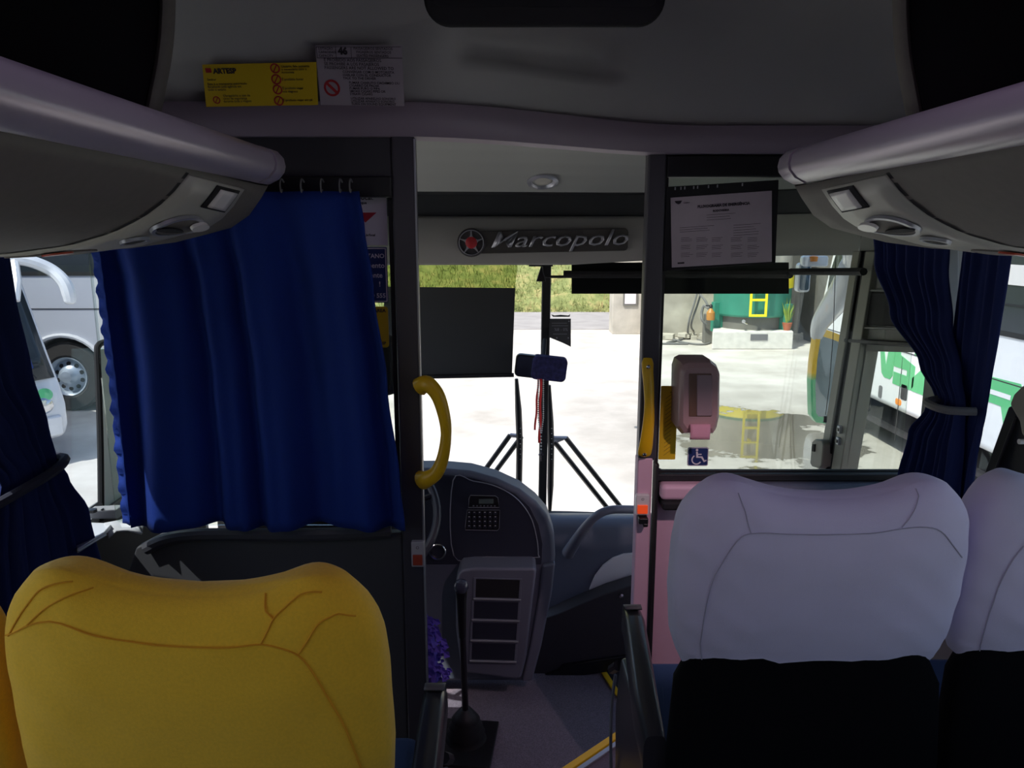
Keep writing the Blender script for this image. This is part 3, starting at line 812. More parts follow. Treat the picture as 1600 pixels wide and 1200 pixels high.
# stickers on the driver partition glass (seen past the curtain edge)
YG = YL + .028
t, fm, w_, h_ = sticker('white_poster', 'white sticker with a red arrow at the top of the driver partition glass', 'sticker', 520, 299, 606, 383, YG, M['white'], .002)
g = MB()
for (x_, y_, s_, z_) in ((-.063, h_ / 2 - .020, 'somente local.', .0165), (-.02, h_ / 2 - .030, 'embarque', .009), (-.06, -h_ / 2 + .022, 'www.transporte.sp.gov.br/local', .0075), (-.06, -h_ / 2 + .012, 'atendimento ao passageiro', .0065)):
    g.text(Matrix.Translation((0, 0, 0)) @ fm @ Matrix.Translation((x_, y_, 0)), s_, z_, bold=.0003)
g.build('print', M['ink'], t)
g = MB(); g.plate(fm, [(.0, .014), (.040, .014), (.012, -.010), (.006, -.004)], .0004); g.build('arrow', M['red'], t)
t, fm, w_, h_ = sticker('blue_notice', 'navy blue notice with white lettering under the white sticker by the curtain', 'sticker', 520, 386, 607, 473, YG, M['stickb'], .002)
g = MB()
g.ring(fm, rr(w_ * .97, h_ * .97, .002), rr(w_ * .93, h_ * .93, .002), .0004)
for (x_, y_, s_, z_) in ((-.045, .042, 'METROPOLITANO', .0150), (.012, .018, 'mento', .0175), (.018, -.006, 'ente', .0175), (.030, -.028, '!', .0175), (.0, -.056, '0800 555', .0155)):
    a_ = text_mesh(s_, z_); wx = max(v.co.x for v in a_.vertices)
    g.text(fm @ Matrix.Translation((w_ / 2 - .007 - wx - (0.006 if 'ente' in s_ else 0) - (.012 if s_ == '!' else 0), y_, 0)), s_, z_, bold=.0003)
g.build('lettering', M['white'], t)
t, fm, w_, h_ = sticker('yellow_notice', 'small yellow notice under the navy notice by the curtain', 'sticker', 560, 479, 608, 543, YG, M['sticky'], .008)
g = MB(); g.text(fm @ Matrix.Translation((.002, h_ / 2 - .014, 0)), 'ÁREA', .012, bold=.0004); g.text(fm @ Matrix.Translation((.020, -h_ / 2 + .008, 0)), 'SP', .010, bold=.0004); g.build('lettering', M['ink'], t)

# call boxes
def callbox(u0, v0, u1, v1, Y, label, lens):
    a = P(u0, v0, Y); b = P(u1, v1, Y); c = (a + b) / 2; w_ = b.x - a.x; h_ = a.z - b.z
    t = thing('call_box', label, 'call box', c)
    g = MB(); g.box((c.x, Y + .008, c.z), (w_, .018, h_)); g.build('housing', M['lens'] if lens is M['redlens'] else M['palepanel'], t, bevel=.003)
    g = MB(); g.box((c.x, Y - .003, c.z - h_ * .2), (w_ * .75, .006, h_ * .42)); g.build('red_button', lens, t, bevel=.002)
    g = MB(); g.ring(frame((c.x, Y - .0015, c.z + h_ * .28), (1, 0, 0), (0, 0, 1)), circ(.004, 12), circ(.003, 12), .001); g.build('mark', M['ink'], t)
callbox(642, 847, 663, 886, YL - .02, 'grey call box with dull red button on the driver partition post', M['redlens2'])
callbox(994, 773, 1014, 805, YR - .022, 'white call box with glowing orange red button on the entry post', M['redlens'])
g = MB(); a = P(1004, 811, YR - .02); g.box(a, (.030, .045, .020)); g.box(a + V((.006, -.006, -.012)), (.016, .04, .012))
tag(g.build('door_latch', M['black'], bevel=.004), 'small black latch on the entry post directly under the call box', 'latch')

# grab handles
pp = spline([P(656, 604, YL - .012), P(668, 600, YL - .03), P(684, 618, YL - .035), P(694, 650, YL - .035), (P(697, 680, YL - .035)), P(692, 715, YL - .035), P(682, 738, YL - .035), P(668, 748, YL - .03), P(660, 750, YL - .012)], 6)
t = thing('grab_handle', 'curved yellow D-shaped grab handle on the driver partition post', 'grab handle', P(670, 760, YL))
rs = [interp([(0, .024), (.18, .019), (.5, .0135), (.8, .019), (1, .026)], i / (len(pp) - 1)) for i in range(len(pp))]
g = MB(); g.tube(pp, rs, n=14, up=(0, 1, 0), flat=.8); g.build('grip', M['yellow'], t, smooth=True)
t = thing('grab_handle', 'straight yellow grab handle screwed to the entry partition post', 'grab handle', P(1010, 720, YR))
pp = spline([P(1012, 560, YR - .02), P(1012, 580, YR - .035), P(1014, 610, YR - .048), P(1014, 650, YR - .052), P(1010, 690, YR - .042), P(1006, 712, YR - .022)], 6)
rs = [interp([(0, .013), (.1, .018), (.5, .0145), (.85, .021), (.96, .021), (1, .012)], i / (len(pp) - 1)) for i in range(len(pp))]
g = MB(); g.tube(pp, rs, n=14, up=(0, 1, 0), flat=.6); g.build('grip', M['yellow'], t, smooth=True)
for (u, v, dy) in ((1013, 573, -.046), (1007, 710, -.042)):
    g = MB(); g.lathe(frame(P(u, v, YR + dy), (1, 0, 0), (0, 0, 1)), [(.006, 0), (.006, .003), (.003, .006)], 12); g.build('screw', M['chrome'], t, smooth=True)

# ================================================================== CURTAINS
def curtain(rows, nf, n=120, m=30, amp=1.0, seed=0, sub=False):
    """rows: list of (z, A(x,y), B(x,y), foldamp)"""
    rnd = random.Random(seed)
    ph = [rnd.uniform(0, 6.28) for _ in range(6)]
    zs = [r[0] for r in rows]
    out = []
    for j in range(m + 1):
        t = j / m; z = lerp(zs[0], zs[-1], t)
        for a, b in zip(rows, rows[1:]):
            if (a[0] - z) * (b[0] - z) <= 0:
                k = (z - a[0]) / (b[0] - a[0]) if b[0] != a[0] else 0
                k = k * k * (3 - 2 * k)
                A_ = V((*a[1], 0)).lerp(V((*b[1], 0)), k); B_ = V((*a[2], 0)).lerp(V((*b[2], 0)), k); am = lerp(a[3], b[3], k); break
        d = (B_ - A_); nn = V((-d.y, d.x, 0)).normalized()
        r = []
        for i in range(n + 1):
            s = i / n
            q = 2 * PI * nf * (s + .035 * math.sin(2 * PI * s * 1.7 + ph[0]) + .012 * math.sin(t * 3 + ph[1]))
            f = math.sin(q) + .35 * math.sin(2.1 * q + ph[2] + t) + .25 * math.sin(.47 * q + ph[3])
            p = A_ + d * s + nn * f * am * amp
            p.z = z + (.004 * math.sin(q * .5 + ph[4]) if j == m else 0)
            r.append(p)
        out.append(r)
    return out
t = thing('driver_curtain', 'large royal blue curtain hanging over the driver partition glass', 'curtain', P(400, 800, YL - .05))
Yc = YL - .055
def cx(u, v): return P(u, v, Yc).x
z0, z1 = P(500, 299, Yc).z, P(400, 826, Yc).z
rows = []
for v in (299, 350, 450, 600, 750, 826):
    ul = interp([(299, 118), (395, 152), (600, 178), (826, 200)], v); ur = interp([(299, 562), (380, 575), (600, 606), (700, 620), (826, 634)], v)
    rows.append((P(400, v, Yc).z, (cx(ul, v), Yc + .004), (cx(ur, v), Yc), interp([(299, .012), (450, .024), (826, .026)], v)))
g = MB(); g.sheet(curtain(rows, 4.6, n=150, m=34, seed=3)); g.build('cloth', M['curtain'], t, smooth=True, solid=.002, angle=180)
g = MB()
rws = []
for j in range(81):
    v = lerp(310, 818, j / 80); ul = interp([(299, 118), (395, 152), (600, 178), (826, 200)], v); z = P(400, v, Yc).z; xx = cx(ul, v)
    rws.append([(xx - .014 + .0012 * math.sin(j * 1.9) + .001 * math.sin(j * .7), Yc + .004 + .006 * math.sin(j * 1.3), z), (xx - .002, Yc + .004 + .005 * math.sin(j * 1.3 + 1), z), (xx + .014, Yc - .014 + .001 * math.sin(j * 1.3 + 2), z)])
g.sheet(rws); g.build('ruffled_edge', M['curtain'], t, smooth=True, solid=.0015, angle=180)
for u in (440, 472, 503, 532, 548):
    g = MB(); a = P(u, 292, Yc)
    g.tube(spline([a + V((0, .02, .012)), a + V((0, .0, .018)), a + V((0, -.012, .004)), a + V((0, -.006, -.012)), a + V((0, .004, -.006))], 4), .0020, n=6); g.build('hook', M['tie'], t, smooth=True)

def yx(u, x): 
    d = (u - 800) / F; s = x / d
    return s
def tied(label, x, top, tie, bot, seed, nf, mat_, zs, s0=1.0, amp=.02):
    """top/tie/bot: (u0,u1) pixel spans on wall plane x"""
    zt_, zm_, zb_ = zs
    def y(u): return abs(x) * F / abs(u - 800) * .99
    t = thing('window_curtain', label, 'curtain', (x, (y(tie[0]) + y(tie[1])) / 2, zb_))
    rows = []
    for k, f in ((0, 0), (.3, .10), (.6, .38), (.85, .80), (1, 1)):
        z = lerp(zt_, zm_, k)
        rows.append((z, (x, lerp(y(top[0]), y(tie[0]), f)), (x, lerp(y(top[1]), y(tie[1]), f)), lerp(amp, amp * .55, f)))
    for k, f in ((.12, .25), (.45, .75), (1, 1)):
        z = lerp(zm_, zb_, k)
        rows.append((z, (x, lerp(y(tie[0]), y(bot[0]), f)), (x, lerp(y(tie[1]), y(bot[1]), f)), lerp(amp * .55, amp, f)))
    g = MB(); g.sheet(curtain(rows, nf, n=110, m=44, seed=seed)); g.build('cloth', mat_, t, smooth=True, solid=.002, angle=180)
    return t, y
xc = 1.07
def zc(u, v, x): return PX(u, v, x).z
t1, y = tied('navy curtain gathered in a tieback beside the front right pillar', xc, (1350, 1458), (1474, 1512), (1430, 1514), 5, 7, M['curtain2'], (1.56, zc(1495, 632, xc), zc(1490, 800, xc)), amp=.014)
g = MB()
zt_ = zc(1490, 632, xc)
g.tube(spline([(1.17, y(1452), zt_ + .012), (1.12, y(1470), zt_ + .004), (1.03, y(1485), zt_), (1.015, y(1505), zt_ - .002), (1.03, y(1522), zt_ - .002), (1.08, y(1530), zt_)], 5), .011, n=8, flat=.9, up=(0, 0, 1)); g.build('tieback', M['tie'], t1, smooth=True)
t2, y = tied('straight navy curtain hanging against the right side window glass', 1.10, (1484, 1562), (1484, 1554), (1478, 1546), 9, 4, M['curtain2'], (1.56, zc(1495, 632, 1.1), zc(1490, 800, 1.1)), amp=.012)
xl = -1.06
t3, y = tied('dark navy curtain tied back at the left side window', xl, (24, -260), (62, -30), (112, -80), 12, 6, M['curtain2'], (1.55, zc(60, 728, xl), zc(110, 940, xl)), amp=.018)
g = MB(); zt_ = zc(60, 728, xl)
g.tube(spline([(-1.15, y(72), zt_), (-1.05, y(66), zt_ + .002), (-1.02, y(50), zt_), (-1.02, y(10), zt_ - .012), (-1.04, y(-160), zt_ - .03)], 5), .011, n=8, up=(0, 0, 1)); g.build('tieback', M['strap'], t3, smooth=True)

# ================================================================== RACKS
UP = [(.545, 1.604), (.56, 1.586), (.588, 1.560), (.63, 1.530), (.68, 1.504), (.75, 1.484), (.85, 1.471), (1.0, 1.464), (1.22, 1.460)]
YE = 1.68
def rack(side, label):
    sx = side
    X = lambda x: CX + sx * x
    ye = YE
    t = thing('luggage_rack', label, 'luggage rack', (X(.9), -.9, 1.45))
    def endf(x): return ye - .03 - .02 * (1 - smooth(.54, .68, x))   # rounded nose in plan
    def sag(x, y): return .022 * smooth(1.1, 1.6, y) * math.exp(-((x - .60) / .055) ** 2)
    wallx = abs((XR if side > 0 else XL) - CX)
    prof_ = [p for p in UP if p[0] < wallx] + [(wallx, 1.447)]
    ys = [-4.0, -2.5, -1.0, 0, .5, .9, 1.1, 1.2, 1.3, 1.4, 1.5, 1.57]
    g = MB()
    rows = []
    for (x, z) in prof_:
        e = endf(x); g_ = lambda yy: z - sag(x, yy); ze = g_(e)
        r = [(X(x), yy, g_(yy)) for yy in ys] + [(X(x), e, ze), (X(x), e + .018, ze + .012), (X(x), e + .028, ze + .035), (X(x), e + .030, 1.62 if x > .6 else ze + .05)]
        rows.append(r)
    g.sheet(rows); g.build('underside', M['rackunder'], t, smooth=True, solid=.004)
    # shelf / back
    g = MB(); g.box((X((.56 + wallx) / 2), -1.2, 1.625), (wallx - .56, 5.6, .012)); g.box((X(.57), -1.2, 1.645), (.02, 5.6, .03)); g.build('shelf', M['blackmat'], t)
    # rail
    rp_ = [(.500, 1.634), (.503, 1.650), (.513, 1.661), (.532, 1.667), (.56, 1.666), (.58, 1.656), (.575, 1.62), (.552, 1.600), (.535, 1.598), (.515, 1.608), (.503, 1.622)]
    rows = []
    ysr = [-4.0, -2, 0, .8, 1.2, 1.45, 1.53, 1.545]
    for yy in ysr:
        rows.append([(X(x), yy, z) for x, z in rp_])
    g = MB(); vs = g.sheet(rows, closed=True); g.bm.faces.new(vs[0]); g.bm.faces.new(vs[-1]); g.build('rail', M['rackrail'], t, smooth=True, angle=60)
    g = MB(); rows = []
    c = V((.545, 1.645))
    for yy, s_ in ((1.550, 1.02), (1.60, 1.02), (1.625, .97), (1.642, .85), (1.652, .62), (1.656, .2)):
        rows.append([(X(.575 + (x - .575) * s_ if s_ < 1 else x - .003), yy - .0, c.y + (z - c.y) * s_) for x, z in rp_])
    vs = g.sheet(rows, closed=True); g.bm.faces.new(vs[0]); g.bm.faces.new(vs[-1]); g.build('end_cap', M['rackrail'], t, smooth=True, angle=60)
    # frame for service strip: transverse, on the underside
    def S(x, y, off=0.0):
        z = interp(prof_, x); z2 = interp(prof_, x + .01); z1 = interp(prof_, x - .01)
        tx = V((sx * .02, 0, z2 - z1)).normalized(); nn = V((-tx.z * 1, 0, tx.x)); 
        if nn.z > 0: nn = -nn
        return V((X(x), y, z - sag(x, y))) + nn * off
    def strip(x0, x1, y0f, y1f, off, n=24):
        return [[S(lerp(x0, x1, i / n), lerp(y0f(lerp(x0, x1, i / n)), y1f(lerp(x0, x1, i / n)), j / 4), off) for j in range(5)] for i in range(n + 1)]
    ya = lambda x: 1.25; yb = lambda x: 1.50
    g = MB(); g.sheet(strip(.552, 1.10, ya, yb, .004)); g.build('service_panel', M['service'], t, smooth=True, solid=.006, angle=80)
    g = MB(); g.sheet(strip(.55, 1.13, lambda x: 1.238, lambda x: 1.25, .003)); g.build('panel_gap', M['blackmat'], t, smooth=True)
    def disc(x, y, rx, ry, off, nm, m_, th=.006, n=26, ringin=None):
        g = MB(); o_ = [S(x + rx * math.cos(2 * PI * k / n), y + ry * math.sin(2 * PI * k / n), off) for k in range(n)]
        d_ = S(x, y, off) - S(x, y, off + th)
        if ringin:
            i_ = [S(x + ringin * rx * math.cos(2 * PI * k / n), y + ringin * ry * math.sin(2 * PI * k / n), off) for k in range(n)]
            g.sheet([o_, [p - d_ for p in o_], [p - d_ for p in i_], i_], closed=True)
        else:
            g.prism(o_, -d_)
        return g.build(nm, m_, t, smooth=True)
    g = MB(); g.sheet(strip(.557, .582, lambda x: 1.385, lambda x: 1.465, .010, 6)); g.build('lamp_lens', M['lens'], t, smooth=True, solid=.004)
    g = MB(); g.sheet(strip(.554, .585, lambda x: 1.365, lambda x: 1.475, .0085, 6)); g.build('lens_frame', M['blackmat'], t, smooth=True, solid=.002)
    disc(.635, 1.385, .034, .080, .008, 'air_vent_ring', M['silver'], .006, ringin=.86)
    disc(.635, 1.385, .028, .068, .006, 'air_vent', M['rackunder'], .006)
    disc(.617, 1.425, .011, .030, .014, 'vent_flap', M['lens'], .006)
    disc(.640, 1.36, .008, .05, .013, 'vent_slot', M['blackmat'], .003)
    disc(.700, 1.36, .020, .036, .008, 'reading_light_ring', M['silver'], .006, ringin=.8)
    disc(.700, 1.36, .014, .026, .008, 'reading_light', M['blackmat'], .005)
    disc(.85, 1.37, .07, .075, .006, 'speaker_grille', M['rackunder'], .004)
    # black sheets painting in the dark bin void, and rounded end moulding
    wl = wallx - .01
    g = MB()
    g.box((X((.70 + wl) / 2), -1.2, 2.035), (wl - .70, 5.4, .012)); g.box((X(wl), -1.2, 1.84), (.012, 5.4, .40))
    g.prism(spline([V((X(x), 1.50, z)) for x, z in ((.67, 2.04), (.672, 1.95), (.688, 1.85), (.718, 1.75), (.755, 1.64))], 6) + [V((X(wl), 1.50, 1.64)), V((X(wl), 1.50, 2.04))], (0, .012, 0)); g.build('bin_void', M['blackmat'], t)
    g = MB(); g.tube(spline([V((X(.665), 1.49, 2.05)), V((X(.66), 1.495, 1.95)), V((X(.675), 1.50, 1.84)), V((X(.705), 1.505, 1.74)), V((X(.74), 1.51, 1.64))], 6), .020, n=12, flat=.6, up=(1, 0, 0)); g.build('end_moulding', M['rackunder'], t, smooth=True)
    disc(.80, 1.30, .025, .018, .010, 'indicator', M['redlens2'], .003)
rack(-1, 'grey overhead luggage rack with mauve rail above the yellow seats')
rack(1, 'grey overhead luggage rack with mauve rail above the white covered seats')

# ceiling monitor
t = thing('overhead_monitor', 'black rounded monitor folded down from the ceiling at the top of view', 'monitor', (.035, 1.42, 2.05))
c = P(852, 38, 1.42)
fm = frame((c.x, 1.42, c.z + .127), (1, 0, 0), (0, -.35, 1))
g = MB(); g.plate(fm, rr(.425, .26, .045, 8), .035); g.build('housing', M['blackmat'], t, bevel=.01, seg=3)
g = MB(); g.plate(Matrix.Translation((0, -.0008, 0)) @ fm, rr(.39, .19, .01), .001); g.build('screen', M['black'], t)
g = MB(); g.box((c.x, 1.50, 2.03), (.16, .08, .07)); g.build('hinge', M['black'], t, bevel=.01)
# ================================================================== FRONT CAB
# Marcopolo badge on the beam
YBm = Yb(.12)
tl = P(722, 358, YBm - .02); br = P(979, 398, YBm - .02)
def bm_(u, v, off=0):
    q = P(u, v, YBm); x = q.x; return V((x, Yb(x) - .014 - off, q.z))
t = thing('maker_badge', 'dark grey maker plaque with raised chrome lettering and red-centred round emblem', 'badge', bm_(850, 395))
tilt = (bm_(980, 375) - bm_(722, 378)).normalized()
_e0, _e1 = bm_(737, 379), bm_(979, 374)
ux = (_e1 - _e0).normalized()
fm = frame(_e0.lerp(_e1, .5), ux, (0, 0, 1))
g = MB(); wpl = abs(P(979, 377, YBm).x - P(736, 377, YBm).x); g.plate(Matrix.Translation((0, -.010, 0)) @ fm, rr(wpl, .094, .018), .02); g.build('plaque', mat('badge_plate', (.07, .065, .06), .35), t, bevel=.003)
g = MB()
me = text_mesh('Marcopolo', .095, .35, .0005); wx = max(v.co.x for v in me.vertices); 
g.text(Matrix.Translation((0, -.011, 0)) @ frame(_e0.lerp(_e1, .115) + V((0, 0, -.022)), ux, (0, 0, 1)) @ Matrix.Scale(.585 / wx, 4, (1, 0, 0)), 'Marcopolo', .095, .35, t=.006, bold=.0005)
g.build('lettering', mat('badge_chrome', (.42, .42, .46), .3, metal=.5), t)
fm = frame(bm_(737, 379, .010), (1, 0, 0), (0, 0, 1))
g = MB(); g.lathe(fm, [(.060, -.02), (.060, .004), (.056, .010), (.050, .010), (.048, .004), (.001, .004)], 36); g.build('emblem_disc', M['lowdark'], t, smooth=True, angle=40)
g = MB(); g.ring(Matrix.Translation((0, -.011, 0)) @ fm, circ(.053, 36), circ(.0495, 36), .002)
for k in range(5):
    a = math.radians(90 + 72 * k)
    m2 = Matrix.Translation((0, -.010, 0)) @ fm @ Matrix.Rotation(a, 4, 'Z')
    g.plate(m2, [(.018, -.012), (.018, .012), (.030, .004), (.050, .002), (.050, -.002), (.030, -.004)], .003)
g.build('emblem_star', M['silver'], t, bevel=.001)
g = MB(); g.lathe(Matrix.Translation((0, -.008, 0)) @ fm, [(.025, -.004), (.024, .005), (.017, .009), (.001, .011)], 24); g.build('emblem_centre', M['red'], t, smooth=True)

# downlights in the front ceiling
for (u, v, lab) in ((848, 283, 'round recessed downlight in the front ceiling above the maker plaque'), (1156, 263, 'round recessed downlight in the front ceiling seen through the entry glass')):
    best = None
    for i in range(60):
        for q in [P(u, v, 2.4 + i * .015)]:
            tt = (q.y - Yh(q.x) - .04) / (Yb(q.x) - Yh(q.x) - .04)
            if 0 < tt < .82:
                dz = abs(q.z - interp(fp, tt))
                if best is None or dz < best[0]: best = (dz, q, tt)
    q, tt = best[1], best[2]
    q = fceil(q.x, tt); q2 = fceil(q.x, tt + .02); tl_ = (q2 - q).normalized()
    fm = frame(q, (1, 0, 0), -tl_)
    if (fm.to_3x3() @ V((0, 0, 1))).z > 0: fm = frame(q, (1, 0, 0), tl_)
    t = thing('downlight', lab, 'downlight', q)
    g = MB(); g.lathe(fm, [(.062, 0), (.060, .006), (.046, .010), (.040, .004), (.034, -.02), (.030, -.02)], 30, cap=False); g.build('bezel', M['silver'], t, smooth=True)
    g = MB(); g.lathe(fm, [(.036, -.004), (.030, .002), (.001, .003)], 24); g.build('lens', M['service'], t, smooth=True)

# windscreen centre pillar
def wsy(z): return 3.92 - .22 * max(0, z) - .02
g = MB(); g.sheet([[V((CX + .120 + dx, wsy(z) + dy - .02, z)) for dx, dy in ((-.022, 0), (-.018, -.022), (.018, -.022), (.022, 0))] for z in (0.0, .4, .8, 1.2, 1.46)], closed=True)
struct(g.build('trim_5', M['blackmat'], bevel=.003))
PXC = CX + .12
t = thing('pillar_clip', 'small black clip bracket at the top of the windscreen divider', 'clip', P(846, 440, 3.56))
g = MB(); g.prism(px_poly([(838, 440), (853, 440), (846, 414)], 3.545), (0, .02, 0)); g.box(P(845, 415, 3.56), (.11, .02, .008)); g.build('bracket', M['black'], t, bevel=.002)

# roller blind on driver's side
t = thing('roller_blind', 'pulled-down black roller blind over the driver side of the windscreen', 'blind', P(730, 590, 3.42))
g = MB(); g.prism([P(600, 448, 3.50), P(805, 450, 3.50), P(800, 586, 3.46), P(600, 588, 3.46)], (0, .004, 0)); g.build('fabric', M['darkfab'], t)
g = MB(); g.tube([P(600, 590, 3.455), P(803, 586, 3.455)], .010, n=8); g.build('bottom_bar', M['black'], t, smooth=True)
g = MB(); g.prism([P(600, 408, 3.53), P(809, 408, 3.53), P(805, 450, 3.505), P(600, 449, 3.505)], (0, .002, 0)); o = g.build('film', M['meshblind'], t); o['label'] = 'see-through green film upper part of blind'
t = thing('sun_visor', 'smoked dark sun visor across the entry side of the windscreen with a black rod', 'sun visor', P(1000, 440, 3.4))
def vis(u, v):
    # follows nose a bit inside
    q = P(u, v, 3.35); x = q.x
    yy = 3.40 - .52 * (max(0, (x - .1)) / 1.06) ** 2.4
    return P(u, v, yy)
g = MB(); g.sheet([[vis(lerp(893, 1232, i / 20), v) for i in range(21)] for v in (410, 432, 459)]); g.build('panel', mat('visor_panel', (.006, .007, .008), .85, spec=.1), t, solid=.004)
g = MB(); g.tube([vis(lerp(852, 1000, i / 8), 432) - V((0, .02, 0)) for i in range(9)], .006, n=6); g.tube([vis(lerp(880, 1232, i / 8), 428) - V((0, .02, 0)) for i in range(9)], .016, n=8); g.tube([vis(lerp(1232, 1345, i / 8), 424) - V((0, .02, 0)) for i in range(9)], .012, n=8); g.build('rod', M['blackmat'], t)

# rear view mirror
c = P(845, 575, 3.40)
t = thing('rear_view_mirror', 'wide interior rear-view mirror half covered by a navy cloth', 'mirror', c)
fm = frame(c, (1, 0, -.11), (0, -.1, 1))
g = MB(); g.plate(fm, rr(.232, .104, .022), .03); g.build('shell', M['black'], t, bevel=.004)
g = MB(); g.plate(Matrix.Translation((0, -.001, 0)) @ fm, rr(.218, .092, .014), .002); g.build('glass', M['mirror'], t)
g = MB()
g.plate(fm @ Matrix.Translation((.038, 0, .006)), rr(.158, .110, .022), .042)
o = g.build('cloth_cover', M['mirrorcloth'], t, bevel=.004); o['label'] = 'rough navy cloth wrapped over the right part'
g = MB(); g.tube([c + V((.012, .03, .03)), V((PXC - .005, 3.60, c.z + .10))], .010, n=8); g.build('stalk', M['blackmat'], t)
# ribbon and rosary
a = P(841, 594, 3.37)
t = thing('red_ribbon', 'red ribbon dangling from the rear-view mirror', 'ribbon', P(840, 692, 3.37))
g = MB()
for (u0, u1, v1, w_) in ((841, 836, 672, 3), (845, 843, 692, 4)):
    rows = []
    for j in range(13):
        v = lerp(592, v1, j / 12); u = lerp(u0, u1, j / 12) + .6 * math.sin(j)
        rows.append([P(u - w_ / 2, v, 3.365), P(u + w_ / 2, v, 3.37)])
    g.sheet(rows)
g.build('ribbon', M['ribbon'], t, smooth=True, solid=.001)
t = thing('rosary', 'pale bead rosary hanging beside the red ribbon under the mirror', 'rosary', P(846, 722, 3.35))
g = MB()
for k in range(26):
    for uu in (841, 849):
        v = lerp(594, 676, k / 25); u = lerp(uu, 845.5, max(0, (k - 18) / 8))
        bmesh.ops.create_uvsphere(g.bm, u_segments=6, v_segments=4, radius=.0042, matrix=Matrix.Translation(P(u, v, 3.35)))
for k in range(5): bmesh.ops.create_uvsphere(g.bm, u_segments=6, v_segments=4, radius=.0045, matrix=Matrix.Translation(P(845.5, 682 + k * 5, 3.35)))
g.build('beads', M['beads'], t, smooth=True)
g = MB(); c = P(845.5, 713, 3.35); g.box(c, (.006, .004, .045)); g.box(c + V((0, 0, .008)), (.024, .004, .006)); g.build('cross', M['chrome'], t)
# permit plate on windscreen
t = thing('permit_card', 'dark perforated card with a cut corner stuck inside the windscreen', 'card', P(875, 540, 3.62))
Yp = 3.62
g = MB(); g.prism(px_poly([(858, 498), (892, 498), (892, 542), (880, 536), (858, 527)], Yp), (0, .003, 0)); g.build('card', mat('card_dark', (.05, .05, .055), .6), t)
g = MB(); g.prism(px_poly([(864, 495), (890, 495), (891, 491), (888, 493), (876, 492), (866, 493), (861, 491)], Yp), (0, .002, 0)); g.build('tab', M['black'], t)
g = MB()
for (u, v) in ((889, 502), (870, 528), (888, 528)): g.plate(frame(P(u, v, Yp - .0012), (1, 0, 0), (0, 0, 1)), rr(.006, .006, .001), .0005)
g.text(frame(P(866, 517, Yp - .001), (1, 0, 0), (0, 0, 1)), '%8 - 0%', .02); lines_ = [(862, 505, 24), (862, 509, 26), (864, 522, 22)]
for u, v, w_ in lines_: g.box(P(u + w_ / 2, v, Yp - .001), (w_ * .003, .0006, .002))
g.build('print', M['silver'], t)

# wipers (outside the glass)
def wiper(lab, blade, pivot_low, elbow):
    t = thing('windscreen_wiper', lab, 'wiper', P(*pivot_low[0], 4.0))
    Yw = lambda v: interp([(600, 3.86), (800, 3.97)], v)
    Q = lambda u, v, o_=0: P(u, v, Yw(v) + o_)
    g = MB(); g.tube([Q(*p) for p in blade], [.009] + [.017] * (len(blade) - 2) + [.009], n=6); g.build('blade', M['rubber'], t)
    for pl, el in zip(pivot_low, elbow):
        g = MB(); g.tube([Q(*pl, .02), Q(*el, .02)], .013, n=6); g.build('arm', M['black'], t)
    g = MB(); g.tube([Q(*elbow[0], .02), Q(*elbow[1], .02), Q(blade[0][0] if False else blade[len(blade) // 2][0], elbow[1][1], .01)], .012, n=6); g.build('joint', M['silver'], t)
    g = MB()
    for k in range(7):
        v = 668 + k * 8; u = blade[len(blade) // 2][0] + 1; g.box(Q(u, v, -.013), (.006, .004, .012))
    g.build('blade_clip', M['lens'], t)
wiper('left windscreen wiper, upright blade just left of the divider with arms leaning left', [(807, 592), (810, 640), (812, 690), (811, 750), (811, 770)], [(750, 745), (768, 745)], [(797, 680), (815, 682)])
wiper('right windscreen wiper, upright blade just right of the divider with arms leaning right', [(858, 602), (860, 660), (861, 700), (860, 760), (859, 800)], [(950, 795), (972, 795)], [(866, 690), (884, 684)])

# ---- dashboard
t = thing('dashboard', 'curved blue-grey dashboard with gauges, radio and slotted centre console', 'dashboard', P(850, 1050, 3.1))
YD1 = 3.02
body = [(500, 740), (600, 733), (690, 733), (735, 737), (775, 748), (812, 765), (838, 785), (856, 806), (866, 836), (868, 870), (862, 920), (850, 985), (836, 1040), (826, 1066), (500, 1066)]
g = MB()
f_ = px_poly(body, YD1)
g.prism(f_, (0, .14, 0)); g.build('left_body', M['dash'], t, bevel=.022, seg=4)
fp_ = [(600, 742), (690, 742), (735, 746), (775, 757), (806, 772), (828, 792), (842, 820), (848, 850), (846, 882), (600, 882)]
g = MB(); g.prism(px_poly(fp_, YD1 - .004), (0, .02, 0)); g.build('gauge_fascia', M['dashdark'], t, bevel=.003)
g = MB(); pth = px_poly([(709, 868), (708, 751), (740, 752), (775, 760), (806, 778), (828, 806), (838, 838), (841, 866), (836, 871), (760, 870)], YD1 - .008)
g.tube(spline(pth, 5, closed=True), .0022, n=6, closed=True); g.build('fascia_outline', M['silver'], t, smooth=True)
rad = [(735, 774), (774, 775), (778, 778), (780, 793), (732, 793), (733, 779)]
g = MB(); g.prism(px_poly(rad, YD1 - .012), (0, .01, 0)); r_ = g.build('radio', M['black'], t, bevel=.001)
g = MB(); g.tube(px_poly(rad, YD1 - .013), .0013, n=5, closed=True); g.build('outline', M['silver'], r_)
g = MB(); g.prism(px_poly([(748, 780), (771, 780), (771, 787), (748, 787)], YD1 - .014), (0, .003, 0)); g.build('display', mat('lcd', (.10, .13, .12), .3), r_)
g = MB()
for k in range(7): g.box(P(740 + k * 5.5, 790.5, YD1 - .014), (.007, .003, .003))
g.build('buttons', M['silver'], r_)
kp = [(730, 797), (781, 797), (780, 826), (777, 829), (727, 828), (727, 822)]
